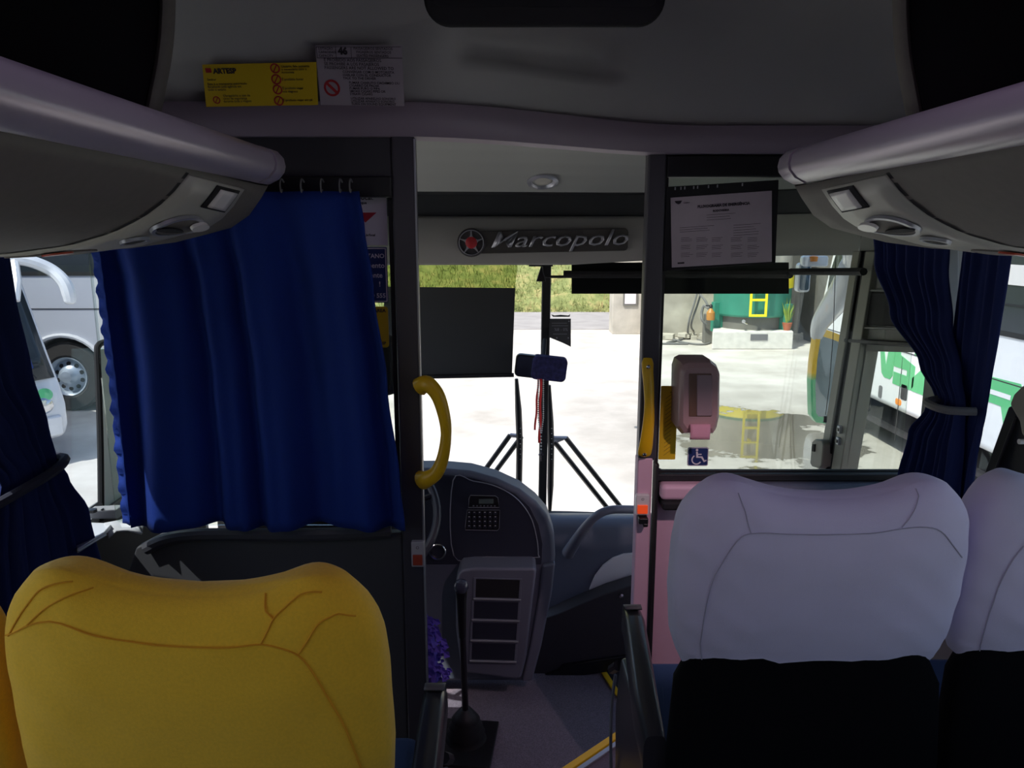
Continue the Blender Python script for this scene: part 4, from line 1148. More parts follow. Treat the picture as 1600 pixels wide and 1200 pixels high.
g = MB(); g.prism(px_poly(kp, YD1 - .012), (0, .01, 0)); r_ = g.build('switch_panel', M['black'], t, bevel=.001)
g = MB(); g.tube(px_poly(kp, YD1 - .013), .0011, n=5, closed=True); g.build('outline', M['silver'], r_)
g = MB()
for j in range(4):
    for k in range(6): 
        c = P(733 + k * 8.2, 802 + j * 7, YD1 - .014)
        g.box(c, (.014, .004, .013)); 
g.build('switches', M['dashdark'], r_, bevel=.001)
g = MB()
for j in range(4):
    for k in range(6): g.box(P(733 + k * 8.2, 800.5 + j * 7, YD1 - .017), (.005, .001, .003))
g.build('switch_marks', M['lens'], r_)
fm = frame(P(684, 861, YD1 - .01), (1, 0, 0), (0, 0, 1))
g = MB(); g.lathe(fm, [(.030, 0), (.036, .004), (.036, .010), (.033, .013), (.028, .012), (.026, 0)], 28, cap=False); g.build('vent_ring', M['chrome'], t, smooth=True)
g = MB(); g.lathe(fm, [(.028, -.01), (.001, -.008)], 20); g.build('vent_dark', M['blackmat'], t)
# centre console
YC_ = 2.90
g = MB(); g.prism(px_poly([(722, 890), (740, 888), (836, 888), (838, 893), (830, 960), (822, 1030), (814, 1060), (806, 1062), (730, 1052), (720, 1044), (712, 980), (712, 912), (716, 896)], YC_), (0, .3, 0)); g.build('console', M['console'], t, bevel=.012, seg=3)
xs0 = [(740, 816), (737, 814), (735, 812), (734, 809)]; vv = [(903, 935), (938, 968), (971, 1000), (1003, 1032)]
for i, ((ua, ub), (va, vb)) in enumerate(zip(xs0, vv)):
    q = [(ua, va), (ub, va + 2), (ub - 2, vb + 2), (ua - 1, vb)]
    g = MB(); o4 = px_poly(q, YC_ - .006); ce = sum(o4, V()) / 4
    i4 = [ce + (p - ce) * .90 for p in o4]; 
    k = V((0, .01, 0)); g.sheet([[p + k for p in o4], o4, i4, [p + V((0, .006, 0)) for p in i4]], closed=True)
    fr = g.build('pocket_frame', M['console'], t, bevel=.001)
    g = MB(); g.prism([p + V((0, .002, 0)) for p in i4], (0, .002, 0)); g.build('pocket', M['blackmat'] if i == 0 else M['dashdark'], fr)
    g = MB(); g.tube([P(ua, vb + 1, YC_ - .010), P(ub - 2, vb + 3, YC_ - .010)], .0045, n=6); g.build('lip', M['silver'], fr)
# side column between the console and the right body
g = MB(); g.prism(px_poly([(848, 884), (868, 880), (862, 930), (846, 1010), (832, 1064), (815, 1066), (828, 1010), (842, 930)], YD1 - .02), (0, .2, 0)); g.build('column', M['console'], t, bevel=.01, seg=3)
YR_ = 3.30
g = MB(); rows = []
right = [(803, .38, 0), (806, .14, 0), (812, .05, 0), (826, .01, 0), (860, 0, 0), (905, .0, 0), (960, -.05, 0), (1066, -.10, 0)]
for (v, dy, _) in right:
    rows.append([P(lerp(846, 1030, i / 10), v, YR_ + dy) for i in range(11)])
g.sheet(rows); g.build('right_body', M['dash'], t, smooth=True, solid=.01, angle=60)
g = MB(); g.prism(px_poly([(917, 936), (921, 920), (930, 900), (942, 884), (958, 872), (975, 866), (1005, 864), (1005, 908), (985, 913), (950, 924)], YR_ - .022), (0, .015, 0)); g.build('light_insert', M['dashlight'], t, bevel=.003)
g = MB(); g.prism(px_poly([(847, 968), (870, 960), (900, 947), (950, 926), (1005, 909), (1005, 1036), (960, 1040), (900, 1050), (840, 1068), (828, 1064)], YR_ - .13), (0, .1, 0)); g.build('lower_cover', M['lowdark'], t, bevel=.006)
g = MB(); g.prism(px_poly([(838, 1060), (872, 1048), (880, 1040), (985, 1024), (1005, 1024), (1005, 1042), (985, 1044), (900, 1058), (860, 1072), (836, 1074)], YR_ - .145), (0, .05, 0)); g.build('kick_strip', M['black'], t, bevel=.004)
g = MB(); g.lathe(frame(P(971, 931, YR_ - .14), (1, 0, 0), (0, 0, 1)), [(.010, 0), (.010, .004), (.004, .007)], 14); g.build('bolt', M['chrome'], t, smooth=True)
t = thing('cab_grab_bar', 'bent grey grab bar on top of the dashboard beside the door', 'grab bar', P(900, 862, 3.25))
g = MB(); pth = spline([P(888, 864, 3.24), P(900, 845, 3.18), P(915, 824, 3.13), P(932, 806, 3.10), P(952, 797, 3.10), P(980, 796, 3.12), P(1010, 797, 3.15)], 6)
rs = [interp([(0, .030), (.2, .024), (.45, .018), (1, .018)], i / (len(pth) - 1)) for i in range(len(pth))]
g.tube(pth, rs, n=12); g.build('bar', M['console'], t, smooth=True)

# steering wheel
c = P(585, 806, 2.82)
t = thing('steering_wheel', 'dark steering wheel, its right edge showing past the partition post', 'steering wheel', c)
fm = frame(c, (1, 0, 0), (0, .55, .83))
g = MB(); g.tube([fm @ V((.243 * math.cos(a), .243 * math.sin(a), 0)) for a in [2 * PI * k / 48 for k in range(48)]], .016, n=10, closed=True); g.build('rim', M['dashdark'], t, smooth=True)
g = MB(); g.lathe(fm, [(.06, -.05), (.075, -.01), (.05, .01), (.001, .014)], 24)
for a in (20, 160, 250, 290):
    a = math.radians(a); g.tube([fm @ V((.05 * math.cos(a), .05 * math.sin(a), -.01)), fm @ V((.24 * math.cos(a), .24 * math.sin(a), 0))], .012, n=8)
g.build('hub', M['black'], t, smooth=True)
g = MB(); g.tube([c + V((0, .02, -.02)), c + V((0, .22, -.30))], .03, n=10); g.build('steering_column', M['black'], t, smooth=True)
# driver's seat (mostly behind the curtain)
t = thing('driver_chair', 'grey driver seat hidden behind the curtain, headrest edge beside the yellow notice', 'chair', (-.66, 2.4, FZ))
g = MB(); g.box((-.66, 2.45, .02), (.5, .5, .14)); g.build('seat', M['lowdark'], t, bevel=.04, seg=3)
g = MB(); g.box((-.66, 2.24, .42), (.48, .12, .75)); g.build('backrest', M['lowdark'], t, bevel=.05, seg=3)
g = MB(); g.box((P(583, 575, 2.2).x - .03, 2.22, P(600, 572, 2.2).z), (.22, .09, .18)); g.build('headrest', M['lowdark'], t, bevel=.04, seg=3)
g = MB(); g.box((-.66, 2.45, -.25), (.34, .36, .40)); g.build('pedestal', M['black'], t, bevel=.02)

# gear lever
kb = P(726, 916, 2.58); bs = PZ(728, 1158, FZ)
t = thing('gear_lever', 'tall black gear lever with ball knob rising from a rubber boot', 'gear lever', (bs.x, bs.y, FZ))
b0 = P(730, 1140, bs.y)
g = MB(); g.tube([V((bs.x, bs.y, FZ + .12)), V((bs.x + .0, 2.58, kb.z - .17))], [.013, .011], n=10); g.build('shaft', M['black'], t, smooth=True)
g = MB(); g.tube([V((bs.x, 2.58, kb.z - .20)), V((bs.x - .002, 2.58, kb.z - .06)), V((bs.x - .002, 2.58, kb.z - .02))], [.013, .018, .022], n=12); g.build('sleeve', M['black'], t, smooth=True)
g = MB(); g.lathe(frame(V((bs.x - .002, 2.58, kb.z)), (1, 0, 0), (0, 1, 0)), [(.001, -.028), (.018, -.024), (.026, -.008), (.026, .006), (.019, .020), (.001, .026)], 18, cap=False); g.build('knob', mat('knob_gloss', (.05, .055, .08), .12), t, smooth=True)
g = MB(); g.lathe(Matrix.Translation((bs.x, bs.y, FZ)), [(.085, 0), (.083, .012), (.068, .03), (.076, .042), (.060, .058), (.067, .07), (.050, .086), (.056, .098), (.040, .12), (.024, .14), (.014, .15)], 24); g.build('boot', M['rubber'], t, smooth=True, angle=80)
g = MB(); g.box((bs.x, bs.y - .02, FZ + .007), (.23, .28, .014), Matrix.Rotation(-.1, 3, 'Z')); g.build('base_plate', M['black'], t, bevel=.004)

# purple ruffled cloth
t = thing('purple_duster', 'purple ruffled duster hanging low beside the driver seat', 'duster', P(672, 1070, 2.3))
g = MB()
for k in range(120):
    v = random.uniform(965, 1060); um = interp([(960, 676), (1000, 690), (1060, 702)], v); u = random.uniform(640, um); Y = 2.3 + random.uniform(-.04, .04)
    q = P(u, v, Y); a = random.uniform(-.9, .3); L_ = random.uniform(.015, .032); d_ = V((math.cos(a), random.uniform(-.4, .4), math.sin(a) - .5)).normalized(); s_ = V((-d_.z, .3, d_.x)).normalized() * L_ * .45
    m_ = q + d_ * L_ * .5 - V((0, .006, 0))
    g.bm.faces.new([g.bm.verts.new(p) for p in (q, m_ + s_, q + d_ * L_, m_ - s_)])
g.build('petals', M['purple'], t, solid=.001)
g = MB(); g.tube([P(655, 950, 2.3), P(668, 1010, 2.3), P(676, 1064, 2.3)], [.02, .03, .02], n=8); g.build('core', M['purple'], t, smooth=True)

# ---- door-side pillar, mirror panel, left window details
g = MB()
A0, A1 = PX(1344, 396, 1.13), PX(1289, 745, 1.13)
def strip_pil(off_u0, off_u1, x0, nm, m_, kind='trim_6', v0=392, v1=752):
    a0 = PX(1341 + off_u0, v0, x0); a1 = PX(1341 + off_u1, v0, x0); b0 = PX(1284 + off_u0, v1, x0); b1 = PX(1284 + off_u1, v1, x0)
    g = MB(); g.prism([a0, a1, b1, b0], (.05, 0, 0)); return g.build(nm, m_, bevel=.004)
for i, (a_, b_, x_, m_) in enumerate(((-9, 2, 1.13, M['pillar']), (2, 5, 1.115, M['rubber']), (5, 9, 1.13, M['pillar']), (9, 11, 1.12, M['rubber']), (11, 26, 1.12, M['pillar']))):
    struct(strip_pil(a_, b_, x_, 'trim_%d' % (6 + i), m_))
for i, (u0, u1, w0, w1, m_) in enumerate(((1326, 1338, 1290, 1303, M['rubber']), (1338, 1341, 1303, 1307, M['silver']), (1341, 1348, 1307, 1313, M['rubber']), (1346, 1354, 1311, 1319, M['pillar']))):
    a0, a1, b1, b0 = PX(u0, 545, 1.14), PX(u1, 545, 1.14), PX(w1, 752, 1.14), PX(w0, 752, 1.14)
    g = MB(); g.prism([a0, a1, b1, b0], (.04, 0, 0)); struct(g.build('trim_%d' % (11 + i), m_, bevel=.002))
t = thing('door_header_panel', 'grey panel with a dark recessed window above the door glass by the curtain', 'panel', PX(1390, 545, 1.14))
g = MB(); g.prism([PX(u, v, 1.14) for u, v in ((1352, 320), (1475, 320), (1475, 552), (1322, 548), (1322, 528))], (.04, 0, 0)); g.build('panel', M['wallin'], t, bevel=.004)
g = MB(); g.prism([PX(u, v, 1.130) for u, v in ((1357, 457), (1420, 457), (1420, 510), (1340, 508), (1342, 500))], (.01, 0, 0)); g.build('recess', M['blackmat'], t, bevel=.003)
g = MB(); q = [PX(u, v, 1.128) for u, v in ((1354, 454), (1424, 454), (1424, 514), (1336, 512), (1339, 500))]; g.tube(q, .004, n=6, closed=True); g.build('recess_lip', M['wallin'], t)
g = MB(); g.tube([PX(1322, 532, 1.125), PX(1470, 541, 1.125)], .008, n=6); g.build('lower_seal', M['lowdark'], t)
for (u, v, lab) in ((1314, 671, 'upper small silver latch on the door pillar seal'), (1312, 689, 'lower small silver latch on the door pillar seal')):
    q = PX(u, v, 1.12); t = thing('door_catch', lab, 'latch', q)
    g = MB(); g.box(q, (.02, .022, .026)); g.build('catch', M['silver'], t, bevel=.003)
    g = MB(); g.box(q + V((-.011, 0, 0)), (.004, .012, .010)); g.build('slot', M['black'], t)
q = PX(1277, 712, 1.10); t = thing('door_handle_unit', 'beige plastic release handle at the foot of the door pillar', 'handle', q)
g = MB(); g.prism([PX(u, v, 1.09) for u, v in ((1268, 690), (1273, 686), (1283, 688), (1286, 694), (1283, 728), (1279, 732), (1268, 729), (1265, 724))], (.04, 0, 0)); g.build('housing', M['pillar'], t, bevel=.006)
g = MB(); g.prism([PX(u, v, 1.086) for u, v in ((1269, 694), (1273, 694), (1272, 706), (1268, 705))], (.02, 0, 0)); g.build('slot', M['blackmat'], t)
t = thing('hanging_cord', 'thin black cord hanging in front of the door pillar', 'cord', PX(1290, 662, 1.06))
g = MB(); g.tube([PX(1306, 400, 1.06), PX(1302, 520, 1.06), PX(1296, 600, 1.06), PX(1290, 648, 1.06)], .0012, n=5); g.build('cord', M['black'], t)
g = MB(); g.tube([PX(1290, 650, 1.06), PX(1289, 660, 1.06)], .006, n=8); g.build('toggle', M['black'], t)

# left: lower sliding window frame and pale panel beyond, ledge pieces
XW = XL - .0
t = thing('driver_window_frame', 'black rubber cornered frame round a pale teal panel beside the blue curtain', 'window frame', PX(165, 800, XW))
pth = [PX(u, v, XW) for u, v in ((158, 812), (157, 700), (154, 600), (152, 550), (154, 540), (162, 535), (186, 533), (230, 530))]
g = MB(); g.tube(spline(pth, 4), .009, n=8, flat=1.0); g.build('frame', M['blackmat'], t, smooth=True)
g = MB(); g.prism([PX(u, v, XW - .01) for u, v in ((160, 802), (157, 640), (158, 545), (240, 540), (240, 802))], (-.01, 0, 0)); g.build('panel', M['teal'], t, bevel=.004)
t = thing('window_ledge', 'pale grey ledge with two black plugs at the front of the left window', 'ledge', PX(150, 830, XW))
def lp(u, v, x): return PX(u, v, x)
g = MB(); g.prism([PX(132, 800, -1.13), PX(183, 797, -1.09), PX(184, 812, -1.09), PX(133, 812, -1.13)], (0, .05, 0)); g.build('block', M['ledge'], t, bevel=.005)
for u, v in ((141, 801.5), (152, 801)):
    g = MB(); g.lathe(Matrix.Translation(PX(u, v, -1.12) + V((0, .012, .002))), [(.011, -.004), (.011, .004), (.001, .005)], 14); g.build('plug', M['black'], t)
g = MB(); g.prism([PX(112, 832, -1.16), PX(128, 815, -1.15), PX(176, 817, -1.05), PX(162, 832, -1.03), PX(120, 858, -1.03), PX(117, 850, -1.10)], (0, 0, -.012)); g.build('slab', M['ledge'], t, bevel=.003)
g = MB(); g.sheet([[PX(162, 818, -1.06), PX(185, 814, -1.05), PX(208, 806, -1.02), PX(224, 820, -.98)], [PX(168, 830, -1.05), PX(190, 826, -1.03), PX(212, 824, -1.0), PX(222, 833, -.98)], [PX(170, 840, -1.04), PX(182, 830, -1.03), PX(200, 828, -1.0), PX(222, 834, -.97)]]); g.build('moulding', M['ledge'], t, smooth=True, solid=.006)
g = MB(); g.tube([PX(122, 862, -1.02), PX(166, 836, -1.02)], .0018, n=6); g.build('edge_rail', M['silver'], t)
g = MB(); g.tube([PX(60, 865, -1.165), PX(100, 833, -1.165), PX(125, 812, -1.165), PX(155, 790, -1.165)], .012, n=6); struct(g.build('trim_15', M['rubber']))
g = MB(); g.box((XL + .015, .5, .70), (.05, 2.6, .03)); struct(g.build('trim_16', M['lowdark'], bevel=.006))

# grey pillar shroud at the extreme right window
t = thing('pillar_shroud', 'grey rounded shroud above a slanted black seal at the right side window edge', 'shroud', PX(1580, 740, 1.18))
g = MB(); g.prism([PX(u, v, 1.16) for u, v in ((1533, 750), (1575, 634), (1600, 640), (1640, 640), (1640, 700), (1605, 750))], (.02, 0, 0)); g.build('seal', M['rubber'], t, bevel=.006)
g = MB(); g.tube([PX(1556, 735, 1.157), PX(1588, 652, 1.157)], .004, n=6); g.build('groove', M['lowdark'], t)
g = MB(); g.prism([PX(u, v, 1.13) for u, v in ((1575, 632), (1582, 615), (1594, 603), (1612, 596), (1650, 590), (1650, 690), (1600, 688), (1594, 678), (1591, 660))], (.03, 0, 0)); g.build('shell', M['pillar'], t, bevel=.010, seg=3)
g = MB(); q = PX(1599, 690, 1.13); g.lathe(frame(q, (0, 1, 0), (0, 0, 1)), [(.006, -.01), (.006, .006)], 10); g.build('pin', M['lens'], t)

# ================================================================== SEATS
def sgp(v, e): return math.copysign(abs(v) ** e, v)
def make_seat(cx, cy, ztop, m_cover, m_seam, H, label, arm, style, group, ws=1.0):
    t = thing('coach_seat', label, 'seat', (cx, cy + .3, 0), group)
    lean = -.035
    WT = [(0, .206), (.06, .214), (.2, .226), (.45, .233), (.72, .231), (.84, .227), (.91, .219), (.96, .207), (1, .188)]
    WS = (1.06 if style == 'yellow' else 1.045) * ws
    def surf(h, a):
        hh = min(h, 1.0)
        W = WS * interp(WT, hh)
        D = interp([(0, .045), (.3, .062), (.7, .066), (.88, .058), (.96, .044), (1, .026)], hh)
        if h > 1:
            k = h - 1; W *= 1 - k * .92; D *= 1 - k
        e = 2 / 4.2 if h <= .9 else 2 / 3.4
        x = W * sgp(math.cos(a), 2 / 3.6); y = D * sgp(math.sin(a), .62)
        xn = abs(x) / .20
        wing = .022 * math.exp(-((xn - .80) / .25) ** 2) - .012 * math.exp(-(xn / .45) ** 2)
        z = ztop - H + H * hh * .985 + wing * smooth(.45, 1, hh) + (.006 * smooth(0, .6, h - 1) if h > 1 else 0)
        wr = .0018 * math.sin(x * 60 + h * 9) * math.sin(h * 22 + x * 14) + .0012 * math.sin(h * 70 + x * 8) * (1 - smooth(0, .25, hh))
        zb_ = 0.010 * math.cos(x * 16) * (1 - smooth(0, .2, hh))
        zb_ += (.03 * x if style == 'yellow' else 0)
        return V((cx + x, cy + .07 + y * (1 + .0) - lean * (1 - hh) * -1 * -1 + wr, z - zb_))
    n = 72
    hs = [i / 40 for i in range(41)] + [1.12, 1.3, 1.55, 1.8, 1.98]
    g = MB(); vs = g.sheet([[surf(h, 2 * PI * k / n) for k in range(n)] for h in hs], closed=True); g.bm.faces.new(vs[-1])
    cov = g.build('headrest_cover', m_cover, t, smooth=True, angle=180)
    # seams traced on the rear face: (x fraction of width, h)
    def on(xf, h, out=.0008):
        # angle on rear side (sin<0) with given x
        W = WS * interp(WT, h)
        c_ = max(-1, min(1, xf)); ca = sgp(c_, 3.6 / 2); a = -math.acos(max(-1, min(1, ca)))
        p = surf(h, a); return p + V((0, -out, 0))
    def seam(pts, r=.0011):
        sp_ = []
        for p0, p1 in zip(pts, pts[1:]):
            for k in range(8): sp_.append((lerp(p0[0], p1[0], k / 8), lerp(p0[1], p1[1], k / 8)))
        sp_.append(pts[-1])
        for rep in range(3): sp_ = [sp_[0]] + [((a[0] + 2 * b[0] + c[0]) / 4, (a[1] + 2 * b[1] + c[1]) / 4) for a, b, c in zip(sp_, sp_[1:], sp_[2:])] + [sp_[-1]]
        g = MB(); g.tube([on(x, h) for x, h in sp_], r, n=5); g.build('seam', m_seam, cov, smooth=True)
    if style == 'yellow':
        seam([(-.95, .84), (-.80, .87), (-.3, .885), (.2, .88), (.42, .87), (.62, .80), (.80, .58), (.90, .3), (.93, .0)], .0012)
        seam([(.42, .87), (.50, .93), (.66, .965), (.80, .968)]); seam([(.60, .81), (.72, .89), (.84, .925), (.93, .925)])
        seam([(.50, .93), (.47, .96), (.50, .998)]); seam([(-.80, .87), (-.68, .92), (-.55, .99)]); seam([(-.93, .84), (-.86, .90), (-.80, .955), (-.66, .985)])
    else:
        seam([(-.84, .02), (-.81, .3), (-.76, .6), (-.62, .78), (-.42, .835), (0, .86), (.42, .85), (.72, .80), (.90, .68)], .001)
        seam([(-.55, .80), (-.62, .90), (-.70, .96)], .0008); seam([(.45, .85), (.58, .93), (.66, .985)], .0008)
    # hidden stuffing under the cover and the shell below
    g = MB(); rows = []
    for z, w_, y0, y1 in ((.34, .222, .03, .12), (.42, .232, .02, .13), (.6, .236, .03, .13), (ztop - H - .02, .228, .043, .125), (ztop - H + .06, .19, .055, .12)):
        rows.append([V((cx + w_ * ws * sgp(math.cos(2 * PI * k / 32), .5), cy + (y0 + y1) / 2 + (y1 - y0) / 2 * sgp(math.sin(2 * PI * k / 32), .6) + .0, z)) for k in range(32)])
    vs = g.sheet(rows, closed=True); g.bm.faces.new(vs[0]); g.bm.faces.new(vs[-1]); g.build('backrest', M['seatshell'], t, smooth=True, angle=50)
    g = MB(); g.box((cx, cy + .36, .40), (.44 * ws, .52, .12)); g.build('seat_cushion', M['bluecush'], t, bevel=.035, seg=4)
    g = MB(); g.box((cx, cy + .33, .17), (.36, .44, .34)); g.build('base', M['seatshell'], t, bevel=.02)
    if arm:
        sx, ya, yb_, ax, ax2 = arm
        za = .632
        g = MB(); rows = []
        for (yy, xx, w_, zt_, zb_) in ((ya, ax, .022, za - .03, za - .12), (ya + .1, ax, .025, za - .004, za - .10), (yb_ - .06, ax2, .025, za, za - .085), (yb_ - .012, ax2, .024, za - .004, za - .08), (yb_, ax2, .018, za - .012, za - .07)):
            rows.append([V((xx + w_ * sgp(math.cos(2 * PI * k / 20), .55), yy, (zt_ + zb_) / 2 + (zt_ - zb_) / 2 * sgp(math.sin(2 * PI * k / 20), .55))) for k in range(20)])
        vs = g.sheet(rows, closed=True); g.bm.faces.new(vs[0]); g.bm.faces.new(vs[-1]); ar = g.build('armrest', M['armpad'], t, smooth=True, angle=60)
        g = MB(); g.sheet([[V((ax2 + dx, yb_ - .035 + dy, za + dz)) for dx in (-.02, -.01, .01, .02)] for dy, dz in ((0, .004), (.02, .004), (.034, -.004), (.038, -.02), (.038, -.05))]); g.build('front_cap', M['armtop'], ar, smooth=True, solid=.004)
        g = MB(); g.prism([V((ax - sx * .012, y_, z_)) for y_, z_ in ((ya + .02, za - .08), (yb_ - .08, za - .09), (yb_ - .02, .38), (yb_ - .06, .12), (ya, .10))], (sx * .024, 0, 0)); g.build('side_panel', M['armpad'], t, bevel=.012, seg=3)
        g = MB(); g.tube(spline([V((ax + sx * .016, yb_ - .04, .47)), V((ax + sx * .022, yb_ - .03, .36)), V((ax + sx * .022, yb_ - .06, .2)), V((ax + sx * .02, yb_ - .12, .1))], 4), .004, n=6); g.build('edge_trim', M['silver'], t, smooth=True)
        g = MB(); g.tube([V((ax + sx * .012, yb_ - .05, .50)), V((ax + sx * .018, yb_ + .0, .46))], .012, n=8); g.build('lever', M['black'], t)
    return t
ys_, yw_ = P(300, 885, .86), P(1278, 748, 1.13)
make_seat(-.407, .845, 1.070, M['yellowfab'], M['yellowseam'], .43, 'aisle seat with a bright yellow headrest cover, nearest in the picture', (1, .97, 1.375, -.145, -.150), 'yellow', 'yellow covered seats')
make_seat(-.918, .855, 1.070, M['yellowfab'], M['yellowseam'], .43, 'window seat with a yellow cover, only a sliver showing at the left edge', None, 'yellow', 'yellow covered seats')
make_seat(.510, 1.13, 1.095, M['whitefab'], M['whiteseam'], .335, 'aisle seat with a pale lilac white headrest cover on a black back', (-1, 1.25, 1.70, .262, .285), 'white', 'white covered seats')
make_seat(.976, 1.15, 1.098, M['whitefab'], M['whiteseam'], .335, 'window seat with a pale lilac white headrest cover, cut by the right edge', None, 'white', 'white covered seats', .90)

# ================================================================== OUTSIDE
def wheel(parent, c, R_, w_, side, rimm, xf):
    """axis along local x, outer face at side"""
    fm = Matrix.Translation(c) @ Matrix.Rotation(PI / 2 * side, 4, 'Y')
    g = MB(); g.lathe(fm, [(R_ * .56, -w_), (R_ * .9, -w_), (R_, -w_ * .85), (R_, -w_ * .15), (R_ * .93, 0), (R_ * .62, .0), (R_ * .56, -.02)], 36, cap=False); wh = g.build('wheel', M['tyre'], parent, smooth=True, angle=30, xf=xf)
    g = MB(); g.lathe(fm, [(R_ * .57, -.03), (R_ * .55, -.01), (R_ * .50, -.03), (R_ * .46, -.09), (R_ * .26, -.05), (R_ * .20, .0), (R_ * .16, .04), (.001, .05)], 32, cap=False); g.build('rim', rimm, wh, smooth=True, angle=40, xf=xf)
    g = MB()
    for k in range(10):
        a = 2 * PI * k / 10; g.lathe(fm @ Matrix.Translation((R_ * .36 * math.cos(a), R_ * .36 * math.sin(a), -.065)), [(.034, -.01), (.030, .004)], 8)
    g.build('bolt_holes', M['blackmat'], wh, xf=xf)
def bus(label, front, heading, L_, paint, wheels, side_vis, extra=None, zs=1.0, us=1.0):
    """local frame: +y heading, x right, z up from ground, front at y=0"""
    xf = Matrix.Translation((front[0], front[1], GZ)) @ Matrix.Rotation(heading - PI / 2, 4, 'Z') @ Matrix.Diagonal((us, us, zs * us, 1))
    t = thing('parked_bus', label, 'bus', (front[0], front[1], GZ), 'parked coaches')
    HW, HT = 1.27, 3.65
    # side profile with wheel arches cut
    prof = [(-L_, .45), (-L_, 3.3), (-L_ + .15, HT - .1), (-L_ + .5, HT), (-2.0, HT), (-1.35, HT - .06), (-.95, HT - .28), (-.70, 2.9), (-.28, 1.75), (-.08, 1.25), (0, .95), (0, .6), (-.08, .38), (-.3, .33)]
    bot = []
    for wy in sorted(wheels, reverse=True):
        R_ = .56
        k0 = math.asin((.50 - .33) / R_)
        for i in range(13):
            a = lerp(k0, PI - k0, i / 12); bot.append((wy + R_ * math.cos(a), .50 + R_ * math.sin(a) if True else 0))
    prof = prof + [(y, max(z, .33)) for y, z in bot] + [(-L_ + .2, .36)]
    g = MB(); g.prism([V((-HW, y, z)) for y, z in prof], (2 * HW, 0, 0))
    bmesh.ops.transform(g.bm, matrix=xf, verts=g.bm.verts)
    g.build('body', paint, t, bevel=.10, seg=4)
    # side glass bands
    for s in (-1, 1):
        if s not in side_vis: continue
        g = MB(); x0 = s * (HW + .004)
        g.prism([V((x0, y, z)) for y, z in ((-L_ + .6, 1.98), (-L_ + .6, 3.05), (-1.2, 3.05), (-.86, 2.75), (-.62, 2.35), (-.56, 1.98))], (-s * .02, 0, 0)); band = g.build('side_glass', M['busglass'], t, xf=xf)
        g = MB()
        yy = -1.9
        while yy > -L_ + .8: g.box((x0 + s * .002, yy, 2.5), (.006, .05, 1.06)); yy -= 1.5
        g.box((x0 + s * .004, (-L_ - .0) / 2, 1.955), (.01, L_ - 1.2, .05)); g.box((x0 + s * .004, -L_ / 2, 2.25), (.008, L_ - 1.6, .015)); g.build('pillars', M['rubber'], band, xf=xf)
        g = MB()
        g.box((x0, -L_ / 2 - .2, 1.47), (.006, L_ - .9, .012)); g.box((x0, -L_ / 2 - .2, 1.05), (.004, .01, .01))
        yy = -3.1
        while yy > -L_ + 1: g.box((x0, yy, .85), (.006, .010, 1.1)); yy -= 1.6
        g.build('panel_gap', M['lowdark'], t, xf=xf)
    # windscreen
    g = MB(); rows = []
    for (y, z) in ((-.13, 1.38), (-.30, 1.80), (-.50, 2.36), (-.68, 2.84), (-.84, 3.16)):
        rows.append([V((x, y + .07 - .06 * abs(x / 1.2) ** 3, z)) for x in [lerp(-1.19, 1.19, i / 16) for i in range(17)]])
    g.sheet(rows); g.build('windscreen', M['busglass'], t, smooth=True, solid=.02, angle=180, xf=xf)
    g = MB(); g.tube([V((0.0, .02, 1.45)), V((.0, -.80, 3.1))], .03, n=6); g.tube([V((.1, -.02, 1.42)), V((.30, -.22, 1.9)), V((.34, -.45, 2.5))], .02, n=6); g.tube([V((-.9, .0, 1.42)), V((-.70, -.2, 1.9)), V((-.66, -.42, 2.5))], .02, n=6); g.build('wipers', M['rubber'], t, xf=xf)
    g = MB()
    g.box((0, .02, .62), (2.3, .08, .34)); g.build('bumper', paint, t, bevel=.04, seg=3, xf=xf)
    g = MB(); g.box((.15, .075, .62), (.5, .02, .17)); g.build('number_plate', M['lens'], t, bevel=.005, xf=xf)
    for s in (-1, 1):
        g = MB(); g.lathe(Matrix.Translation((s * .92, .02, .98)) @ Matrix.Rotation(-PI / 2, 4, 'X'), [(.14, -.05), (.14, .02), (.10, .05), (.001, .06)], 20); g.build('headlamp', M['chrome'], t, smooth=True, xf=xf)
    for wy in wheels:
        for s in (-1, 1):
            wheel(t, V((s * (HW - .02), wy, .50)), .50, .3, s, M['rim'], xf)
            g = MB()
            if s in side_vis:
                o_ = [V((s * (HW + .012), wy + .60 * math.cos(a), max(.36, .50 + .60 * math.sin(a)))) for a in [lerp(-.2, PI + .2, i / 20) for i in range(21)]]
                g.tube(o_, .035, n=6, flat=.6); g.build('wheel_arch', M['buswhite'], t, smooth=True, xf=xf)
    g = MB(); g.box((0, -L_ / 2, .32), (2.1, L_ - 1.2, .1)); g.build('underframe', M['lowdark'], t, xf=xf)
    if extra: extra(t, xf, HW)
    return t

